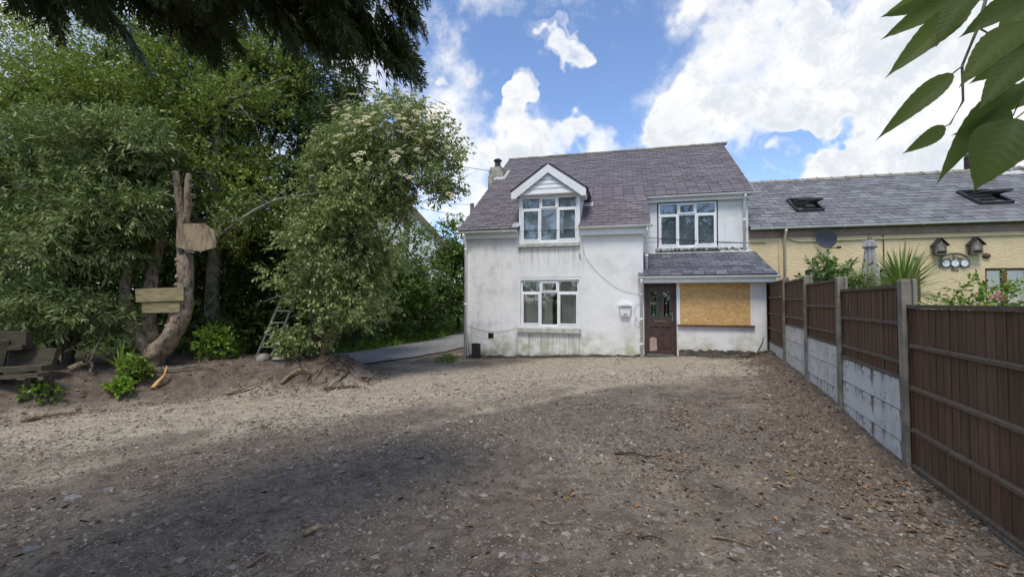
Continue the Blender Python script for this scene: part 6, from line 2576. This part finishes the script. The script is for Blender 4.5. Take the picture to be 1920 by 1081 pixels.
def build_leaf_tree():
    base = (2.9, -1.6, 0.0)
    B = Vector(base)
    t = thing('beech_tree', 'broadleaf tree whose twig of large toothed leaves hangs into the top right corner', 'tree', base)
    rnd = random.Random(606)
    rng = np.random.default_rng(606)
    MB().tube([(0, 0, -.2), (.05, 0, 2.2), (0, .1, 4.5), (.1, 0, 7.5)], [.2, .17, .13, .03], 10, wob=.06, rnd=rnd).build('trunk', 'bark_lichen', t, True)
    br = MB()
    br.tube([p - B for p in (Vector((2.9, -1.5, 3.3)), Vector((2.2, -.5, 3.1)), Vector((1.4, .4, 2.75)), Vector((1.0, .75, 2.45)), Vector((.89, .81, 2.31)))], [.05, .035, .018, .006, .0032], 7)
    br.tube([p - B for p in (Vector((.89, .81, 2.31)), Vector((0.872, 0.82, 2.259)), Vector((0.856, 0.82, 2.207)), Vector((0.825, 0.82, 2.135)), Vector((0.825, 0.82, 2.07)), Vector((0.80, 0.82, 2.027)), Vector((0.772, .80, 2.015)))],
            [.0032, .003, .0028, .0023, .0019, .0015, .001], 6)
    br.tube([p - B for p in (Vector((.825, .82, 2.135)), Vector((.805, .80, 2.124)), Vector((.788, .80, 2.111)))], [.002, .0017, .0012], 5)
    br.tube([p - B for p in (Vector((1.0, .75, 2.45)), Vector((1.02, .80, 2.3)), Vector((.96, .81, 2.15)), Vector((0.919, 0.80, 2.07)), Vector((0.904, 0.78, 2.043)), Vector((0.85, 0.74, 2.02)), Vector((0.809, .72, 1.997)))],
            [.006, .004, .003, .0024, .002, .0016, .001], 6)
    br.tube([p - B for p in (Vector((.856, .82, 2.207)), Vector((.875, .82, 2.196)), Vector((.88, .81, 2.17)))], [.002, .0014, .0006], 5)
    for a, b in (((.872, .82, 2.259), (.864, .84, 2.266)), ((1.02, .80, 2.3), (.942, .82, 2.104)), ((.96, .81, 2.15), (.938, .84, 2.051)), ((1.02, .80, 2.3), (1.001, .86, 2.213)), ((1.0, .75, 2.45), (.88, .88, 2.309)), ((.89, .81, 2.31), (.833, .80, 2.259)),
                 ((1.02, .8, 2.3), (.929, .8, 2.251)), ((1.02, .8, 2.3), (.905, .78, 2.194)), ((.96, .81, 2.15), (.87, .74, 2.123)), ((1.0, .75, 2.45), (.859, .90, 2.334)), ((1.02, .8, 2.3), (.996, .84, 2.293)), ((.96, .81, 2.15), (1.025, .86, 2.129))):
        br.tube([Vector(a) - B, (Vector(a) + Vector(b)) / 2 - B + Vector((0, 0, .004)), Vector(b) - B], [.0018, .0014, .001], 5)
    br.build('branch', 'bark_lichen', t, True)
    LV = [((0.788, 0.8, 2.111), (0.667, 0.78, 2.023), 0.040, .2), ((0.772, 0.8, 2.015), (0.693, 0.78, 1.966), 0.030, -.2), ((0.942, 0.82, 2.104), (0.766, 0.8, 1.986), 0.060, .7),
          ((0.905, 0.78, 2.194), (0.77, 0.76, 2.097), 0.066, .6), ((1.001, 0.86, 2.213), (0.889, 0.84, 2.127), 0.064, -.3), ((0.809, 0.72, 1.997), (0.733, 0.70, 1.90), 0.088, .0),
          ((0.938, 0.84, 2.051), (0.846, 0.82, 2.016), 0.055, -.2), ((0.864, 0.84, 2.266), (0.71, 0.82, 2.148), 0.056, .3), ((0.88, 0.88, 2.309), (0.738, 0.86, 2.229), 0.046, .2),
          ((0.859, 0.9, 2.334), (0.76, 0.88, 2.273), 0.048, -.3), ((0.833, 0.8, 2.259), (0.745, 0.78, 2.182), 0.052, .7), ((0.929, 0.8, 2.251), (0.812, 0.78, 2.195), 0.052, .5),
          ((0.996, 0.84, 2.293), (0.906, 0.82, 2.211), 0.060, .3), ((0.87, 0.74, 2.123), (0.759, 0.72, 2.037), 0.058, .5), ((1.025, 0.86, 2.129), (0.929, 0.84, 2.068), 0.05, .2)]
    for i, (a, b, w, roll) in enumerate(LV):
        a, b = Vector(a), Vector(b)
        x = (b - a)
        L = x.length
        x.normalize()
        nrm = (Vector((0, 0, CAM_H)) - a).normalized()
        nrm = (nrm - x * nrm.dot(x)).normalized()
        y = nrm.cross(x)
        M = Matrix((x, y, nrm)).transposed() @ Matrix.Rotation(roll, 3, 'X')
        o = link_obj('leaf', big_leaf_mesh(L * 1.02, w, i), None, t)
        o.matrix_local = Matrix.Translation(a - B) @ M.to_4x4()
    lobes = [(3.4, -2.2, 6.6, 1.8, 1.6, 1.4), (4.9, -1.4, 5.6, 1.5, 1.5, 1.1), (2.6, -3.8, 6.2, 1.6, 1.5, 1.2)]
    pts, d = lobe_points(rng, lobes, 1500, .4, 1.0, .45)
    lv = Leaves()
    A = d * .8 + rng.normal(0, .4, pts.shape)
    shoots(lv, rng, pts - np.array(base), A, 7, .35, .12, .42)
    lv.build('crown', 'leaf_alder', t)


build_leaf_tree()

# ------------------------------------------------------------------ loose cover of the yard


def lumps(rng, x, y, size, flat, lift=.25, squash=None, jag=.28):
    """angular six-cornered stones, one per point"""
    n = len(x)
    z = terrain(x, y)
    base = np.array([[1, 0, -.35], [-.2, .95, -.35], [-1, .1, -.35], [.15, -.9, -.35], [0.1, 0, 1]], dtype=float)
    V = base[None] * (1 + rng.normal(0, jag, (n, 5, 1)))
    V[:, :, 0] *= (size * rng.uniform(.8, 1.5, n))[:, None]
    V[:, :, 1] *= (size * rng.uniform(.6, 1.1, n))[:, None]
    V[:, :, 2] *= (size * flat)[:, None]
    # tilt and turn
    a = rng.uniform(0, 6.28, n)
    tx, ty = rng.normal(0, .22, n), rng.normal(0, .22, n)
    V[:, :, 2] += V[:, :, 0] * tx[:, None] + V[:, :, 1] * ty[:, None]
    c, s = np.cos(a)[:, None], np.sin(a)[:, None]
    X = V[:, :, 0] * c - V[:, :, 1] * s
    Y = V[:, :, 0] * s + V[:, :, 1] * c
    V[:, :, 0], V[:, :, 1] = X + x[:, None], Y + y[:, None]
    V[:, :, 2] += (z + size * flat * lift)[:, None]
    f0 = np.array([[0, 1, 4], [1, 2, 4], [2, 3, 4], [3, 0, 4]])
    F = (f0[None] + (np.arange(n) * 5)[:, None, None]).reshape(-1, 3)
    return V.reshape(-1, 3), F


def in_yard(x, y):
    off = -(x - FX) * FDY + (y - FY) * FDX
    hw = (x - HX) * math.sin(HA) + (y - HY) * math.cos(HA)
    hu = (x - HX) * math.cos(HA) - (y - HY) * math.sin(HA)
    return (off > .04) & ~((hw > -.05) & (hu > -.05))


def build_gravel():
    rng = np.random.default_rng(808)

    def scatter(n, y0, y1, bias):
        y = y0 + (y1 - y0) * rng.uniform(0, 1, n) ** bias
        x = rng.uniform(-1.0, 1.0, n) * (y * 1.16 + .6)
        k = in_yard(x, y) & (x > -9)
        x, y = x[k], y[k]
        cl = vnoise(x * .9, y * .9, 21) + .6 * vnoise(x * 2.7, y * 2.7, 22)
        k = rng.uniform(0, 1, len(x)) < np.clip(.62 + 1.1 * cl, .12, 1)
        return x[k], y[k]
    parts = []
    for n, y0, y1, bias, s0, sg, fl in ((115000, 2.3, 7.0, 1.2, .0082, .48, .55), (52000, 5.0, 14.0, 1.1, .0125, .42, .5), (13000, 2.3, 10.0, 1.15, .019, .38, .36), (1700, 2.4, 11.0, 1.0, .034, .28, .24)):
        x, y = scatter(n, y0, y1, bias)
        bank = poly_sdf(x, y, BANK)
        k = (bank < .1) | (rng.uniform(0, 1, len(x)) < .15)
        x, y = x[k], y[k]
        size = s0 * np.exp(rng.normal(0, sg, len(x)))
        parts.append(lumps(rng, x, y, size, np.full(len(x), fl) * rng.uniform(.6, 1.2, len(x))))
    V, F, n = [], [], 0
    for v, f in parts:
        V.append(v)
        F.append(f + n)
        n += len(v)
    o = link_obj('gravel', np_mesh('gravel', np.concatenate(V), np.concatenate(F)), 'gravel_mix')
    tag(o, 'grey and brown gravel and slate chippings covering the yard', 'gravel', kind='stuff')
    # heaped soil crumbs on the bank and along the fence
    x = rng.uniform(-9.5, -2.7, 9000)
    y = rng.uniform(5.5, 11.5, 9000)
    b = poly_sdf(x, y, BANK)
    k = (b > -.25) & (b < 1.3)
    x1, y1 = x[k], y[k]
    t = rng.uniform(.3, 8.9, 3600)
    off = np.abs(rng.normal(0, .42, 3600)) + .05
    x2, y2 = FX + FDX * t - FDY * off, FY + FDY * t + FDX * off
    k = in_yard(x2, y2)
    x, y = np.concatenate([x1, x2[k]]), np.concatenate([y1, y2[k]])
    size = .014 * np.exp(rng.normal(0, .55, len(x)))
    v, f = lumps(rng, x, y, size, np.full(len(x), .75))
    o = link_obj('soil_crumbs', np_mesh('soil_crumbs', v, f), 'soil_crumb')
    tag(o, 'dark crumbly soil clods on the bank and along the fence foot', 'soil', kind='stuff')


build_gravel()


def build_litter():
    rng = np.random.default_rng(909)
    pts = []
    # drifts of bark chips and dead leaves: centre, spread, number
    for cx, cy, sx, sy, n in ((2.34, 6.25, .16, .30, 170), (2.95, 7.0, .35, .2, 110), (1.58, 4.82, .22, .12, 90), (1.49, 4.39, .15, .12, 60), (3.3, 6.0, .4, .6, 130), (1.34, 3.98, .12, .1, 45), (.46, 3.92, .14, .08, 40),
                              (3.1, 4.9, .35, .5, 300), (3.1, 3.7, .35, .45, 420), (2.6, 4.3, .5, .6, 260), (2.0, 5.6, .9, 1.0, 320), (4.1, 6.6, .35, .9, 220), (5.0, 8.6, .5, 1.0, 160), (0.6, 4.6, 1.2, .9, 160), (-2.6, 4.2, 1.6, .8, 160)):
        pts.append(np.stack([rng.normal(cx, sx, n), rng.normal(cy, sy, n)], 1))
    pts.append(np.stack([rng.uniform(-6, 5, 1500), rng.uniform(2.4, 10, 1500)], 1))
    P = np.concatenate(pts)
    k = in_yard(P[:, 0], P[:, 1])
    P = P[k]
    n = len(P)
    z = terrain(P[:, 0], P[:, 1]) + .010 + rng.uniform(0, .014, n)
    a = rng.uniform(0, 6.28, n)
    D = np.stack([np.cos(a), np.sin(a), rng.normal(0, .22, n)], 1)
    N = np.stack([rng.normal(0, .35, n), rng.normal(0, .35, n), np.ones(n)], 1)
    lv = Leaves()
    L = .024 * np.exp(rng.normal(0, .45, n))
    lv.add(*leaf_geom(np.stack([P[:, 0], P[:, 1], z], 1), D, N, L, .30, .25, .3))
    o = lv.build('leaf_litter', 'chip_mix')
    tag(o, 'scattered bark chips and dead orange leaves on the yard', 'leaf litter', kind='stuff')
    # thin twigs and splinters too small to count
    m = MB()
    rnd = random.Random(910)
    for i in range(420):
        y = 2.4 + 8.5 * rnd.random() ** 1.2
        x = rnd.uniform(-1, 1) * (y * 1.1)
        if not bool(in_yard(np.array([x]), np.array([y]))[0]):
            continue
        l = rnd.uniform(.03, .13)
        a = rnd.uniform(0, 6.28)
        zz = tz(x, y) + .012
        dx, dy = math.cos(a) * l, math.sin(a) * l
        m.tube([(x, y, zz), (x + dx * .5, y + dy * .5 + rnd.uniform(-.01, .01), zz + .012), (x + dx, y + dy, tz(x + dx, y + dy) + .01)], [.0035, .003, .0015], 4)
    o = m.build('wood_splinters', 'dead_wood')
    tag(o, 'thin splinters and twigs strewn over the gravel', 'twigs', kind='stuff')


build_litter()


def slab_stone(i, x, y, s, label, group='loose stones lying in the yard'):
    rnd = random.Random(1000 + i)
    k = rnd.randint(5, 7)
    ring = []
    for j in range(k):
        a = 2 * math.pi * j / k + rnd.uniform(-.3, .3)
        r = s * rnd.uniform(.7, 1.1)
        ring.append((r * math.cos(a) * 1.25, r * math.sin(a) * .8))
    m = MB()
    th = s * rnd.uniform(.22, .4)
    m.v += [(px, py, -th * .5) for px, py in ring] + [(px * .86, py * .86, th * .5 + rnd.uniform(-.1, .15) * th) for px, py in ring]
    m.f.append(tuple(range(k - 1, -1, -1)))
    m.f.append(tuple(range(k, 2 * k)))
    for j in range(k):
        j2 = (j + 1) % k
        m.f.append((j, j2, k + j2, k + j))
    o = m.build('stone', 'slab_grey', None, loc=(x, y, tz(x, y) + th * .25), rot=(rnd.uniform(-.12, .12), rnd.uniform(-.12, .12), rnd.uniform(0, 6.28)))
    tag(o, label, 'stone', group)


ST = [(-3.93, 4.13, .075), (-3.78, 4.32, .07), (-3.40, 4.20, .05), (-3.38, 3.25, .055), (-2.75, 3.66, .04), (-1.42, 3.41, .045), (-0.52, 3.61, .035), (0.39, 3.31, .04), (0.18, 3.72, .03), (0.63, 4.14, .028),
      (-1.34, 4.31, .045), (-1.05, 4.44, .035), (1.0, 4.5, .035), (1.1, 3.5, .035), (1.9, 3.3, .045), (-2.0, 3.9, .035), (-.2, 4.9, .035), (.9, 5.3, .04), (-2.9, 4.6, .045), (-1.8, 3.0, .04), (.1, 3.05, .035), (1.5, 3.05, .05), (2.4, 3.3, .04), (-4.6, 5.0, .05),
      (.6, 5.0, .045), (1.7, 4.2, .035), (2.6, 5.2, .035), (-.7, 3.2, .03)]
for i, (x, y, s) in enumerate(ST):
    slab_stone(i, x, y, s, {0: 'large pale flat stone at the left foreground, left one of a pair', 1: 'large pale flat stone at the left foreground, right one of a pair'}.get(i, 'small flat grey stone lying loose on the gravel'))


def on_ground(pts, dz=.012):
    return [(x, y, tz(x, y) + dz + h) for x, y, h in pts]


bare_branch('dark bent stick lying in the middle of the yard', on_ground([(1.12, 4.98, 0), (1.30, 4.93, .02), (1.44, 4.86, .01), (1.62, 4.90, 0)]), .014, 'root_dark', 'fallen_stick', 'stick', 11, 2)
bare_branch('pale straight stick near the bottom edge of the yard', on_ground([(1.40, 3.22, 0), (1.50, 3.16, .01), (1.62, 3.06, 0)]), .012, 'dead_wood', 'fallen_stick', 'stick', 12)
bare_branch('thin pale curved twig in the foreground gravel', on_ground([(.16, 3.85, 0), (.19, 3.74, .012), (.23, 3.60, 0)]), .006, 'dead_wood', 'fallen_stick', 'stick', 13)
bare_branch('long thin twig lying across the foreground gravel', on_ground([(.28, 3.45, 0), (.45, 3.44, .012), (.60, 3.40, .008), (.72, 3.30, 0)]), .006, 'dead_wood', 'fallen_stick', 'stick', 14)
bare_branch('short dark twig with a fork in the right foreground', on_ground([(.88, 3.22, 0), (.98, 3.20, .02), (1.06, 3.12, .01)]), .009, 'root_dark', 'fallen_stick', 'stick', 15, 2)
bare_branch('short pale chip of wood at the left foreground', on_ground([(-1.70, 2.98, 0), (-1.66, 3.06, .015), (-1.64, 3.12, .005)]), .016, 'dead_wood', 'fallen_stick', 'stick', 16)
bare_branch('broken wood chunk lying among pale chips in the foreground', on_ground([(-1.52, 3.36, .01), (-1.44, 3.42, .03), (-1.38, 3.46, .02)]), .026, 'dead_wood', 'fallen_stick', 'stick', 17)
bare_branch('pale split log on the lower left bank', on_ground([(-7.45, 6.95, .02), (-7.30, 7.10, .05), (-7.10, 7.24, .05), (-6.98, 7.34, .03)]), .055, 'dead_wood', 'fallen_branch', 'branch', 18)
bare_branch('torn root with bright yellow split wood on the bank', on_ground([(-6.62, 8.42, .02), (-6.60, 8.52, .10), (-6.56, 8.60, .18), (-6.60, 8.72, .24)]), .045, 'split_wood', 'torn_root', 'root', 19)
bare_branch('thin grey branch lying at the foot of the sawn trunk', on_ground([(-6.9, 8.75, .05), (-6.5, 8.85, .08), (-6.1, 9.0, .10), (-5.8, 9.05, .06)]), .022, 'bark_lichen', 'fallen_branch', 'branch', 20, 3)
bare_branch('brown branch sloping down the middle of the bank', on_ground([(-5.35, 8.55, .02), (-5.15, 8.75, .05), (-4.95, 9.05, .05), (-4.85, 9.25, .02)]), .03, 'dead_wood', 'fallen_branch', 'branch', 21, 3)
bare_branch('pale peeled root curving over the right of the bank', on_ground([(-4.62, 9.15, .02), (-4.52, 9.32, .08), (-4.36, 9.48, .10), (-4.18, 9.52, .05)]), .045, 'dead_wood', 'fallen_branch', 'branch', 22, 1)
bare_branch('grey twig lying at the toe of the left bank', on_ground([(-8.2, 6.35, .0), (-7.9, 6.45, .02), (-7.6, 6.6, 0)]), .014, 'bark_dark', 'fallen_stick', 'stick', 23)


def root_tangle():
    base = Vector((-3.55, 9.75, tz(-3.55, 9.75)))
    t = thing('root_tangle', 'tangle of exposed dark roots at the end of the soil bank', 'roots', tuple(base))
    rnd = random.Random(55)
    for k in range(46):
        x, y = rnd.uniform(-4.4, -3.0), rnd.uniform(9.15, 10.2)
        a = rnd.uniform(0, 6.28)
        l = rnd.uniform(.12, .42)
        P = []
        for s in (0, .33, .66, 1):
            px, py = x + math.cos(a + s * rnd.uniform(-.7, .7)) * l * s, y + math.sin(a) * l * s
            P.append(Vector((px, py, tz(px, py) + .01 + .07 * math.sin(math.pi * s) * rnd.random())) - base)
        r = rnd.uniform(.006, .017)
        MB().tube(P, [r, r, r * .8, r * .3], 5).build('root', 'dead_wood' if k % 4 == 0 else 'root_dark', t, True)


root_tangle()


def branch_pile():
    base = Vector(house_pt(7.9, -.45, 0))
    base.z = tz(base.x, base.y)
    t = thing('branch_pile', 'pile of cut branches and twigs against the porch wall by the fence', 'branches', tuple(base))
    rnd = random.Random(56)
    for k in range(34):
        u, w = rnd.uniform(6.9, 8.4), rnd.uniform(-.75, -.12)
        a = rnd.gauss(0, .35) + (math.pi if rnd.random() < .5 else 0)
        l = rnd.uniform(.3, .9)
        P = []
        h = rnd.uniform(0, .10)
        for s in (-.5, -.15, .2, .5):
            q = Vector(house_pt(u + math.cos(a) * l * s, min(w + math.sin(a) * l * s * .5, -.06), 0))
            q.z = tz(q.x, q.y) + .015 + h * rnd.uniform(.3, 1)
            P.append(q - base)
        r = rnd.uniform(.005, .014)
        MB().tube(P, [r, r, r * .8, r * .4], 5).build('twig', ('bark_dark', 'root_dark', 'bark_lichen')[k % 3], t, True)
    q = Vector(house_pt(8.15, -.2, .25)) - base
    MB().tube([q, q + Vector((.12, 0, .22)), q + Vector((.22, 0, .42)), q + Vector((.24, 0, .55))], [.02, .018, .014, .01], 6).build('twig', 'bark_dark', t, True)


branch_pile()
rock('stone', 'grey boulder at the foot of the ladder on the bank', 'stone', G(-5.35, 9.8, .03), (.15, .18, .13), 'stone_pale', 31)
rock('stone', 'flat stone beside the boulder under the elder', 'stone', G(-5.0, 9.75, .02), (.15, .12, .05), 'stone_pale', 32)
bare_branch('brown knotted root on the bank left of the strap leaves', on_ground([(-7.95, 8.2, .02), (-7.85, 8.3, .12), (-7.68, 8.32, .16), (-7.6, 8.22, .05)]), .07, 'dead_wood', 'torn_root', 'root', 33, 4)

# ------------------------------------------------------------------ garden hedge behind the camera, seen mirrored in the panes
HB = [(-12, -13, 1.6, 4, 1.2, 1.7), (-5, -14, 1.8, 4, 1.2, 1.8), (2, -14, 1.7, 4, 1.2, 1.8), (9, -13, 1.8, 4, 1.2, 1.9), (15, -11, 1.8, 4, 1.4, 2.0)]
tree('boundary_hedge', 'clipped hedge closing the yard behind the viewer', (2, -14, -.05), HB, 'leaf_far', 'bark_dark', 1500, 7, .7, .26, .36, trunk_r=.1, seed=801, trunk_top=(2, -14, 1.6), limbs=5, lo=.5, gap=.1, cat='hedge', clumps=160, rc=.9)
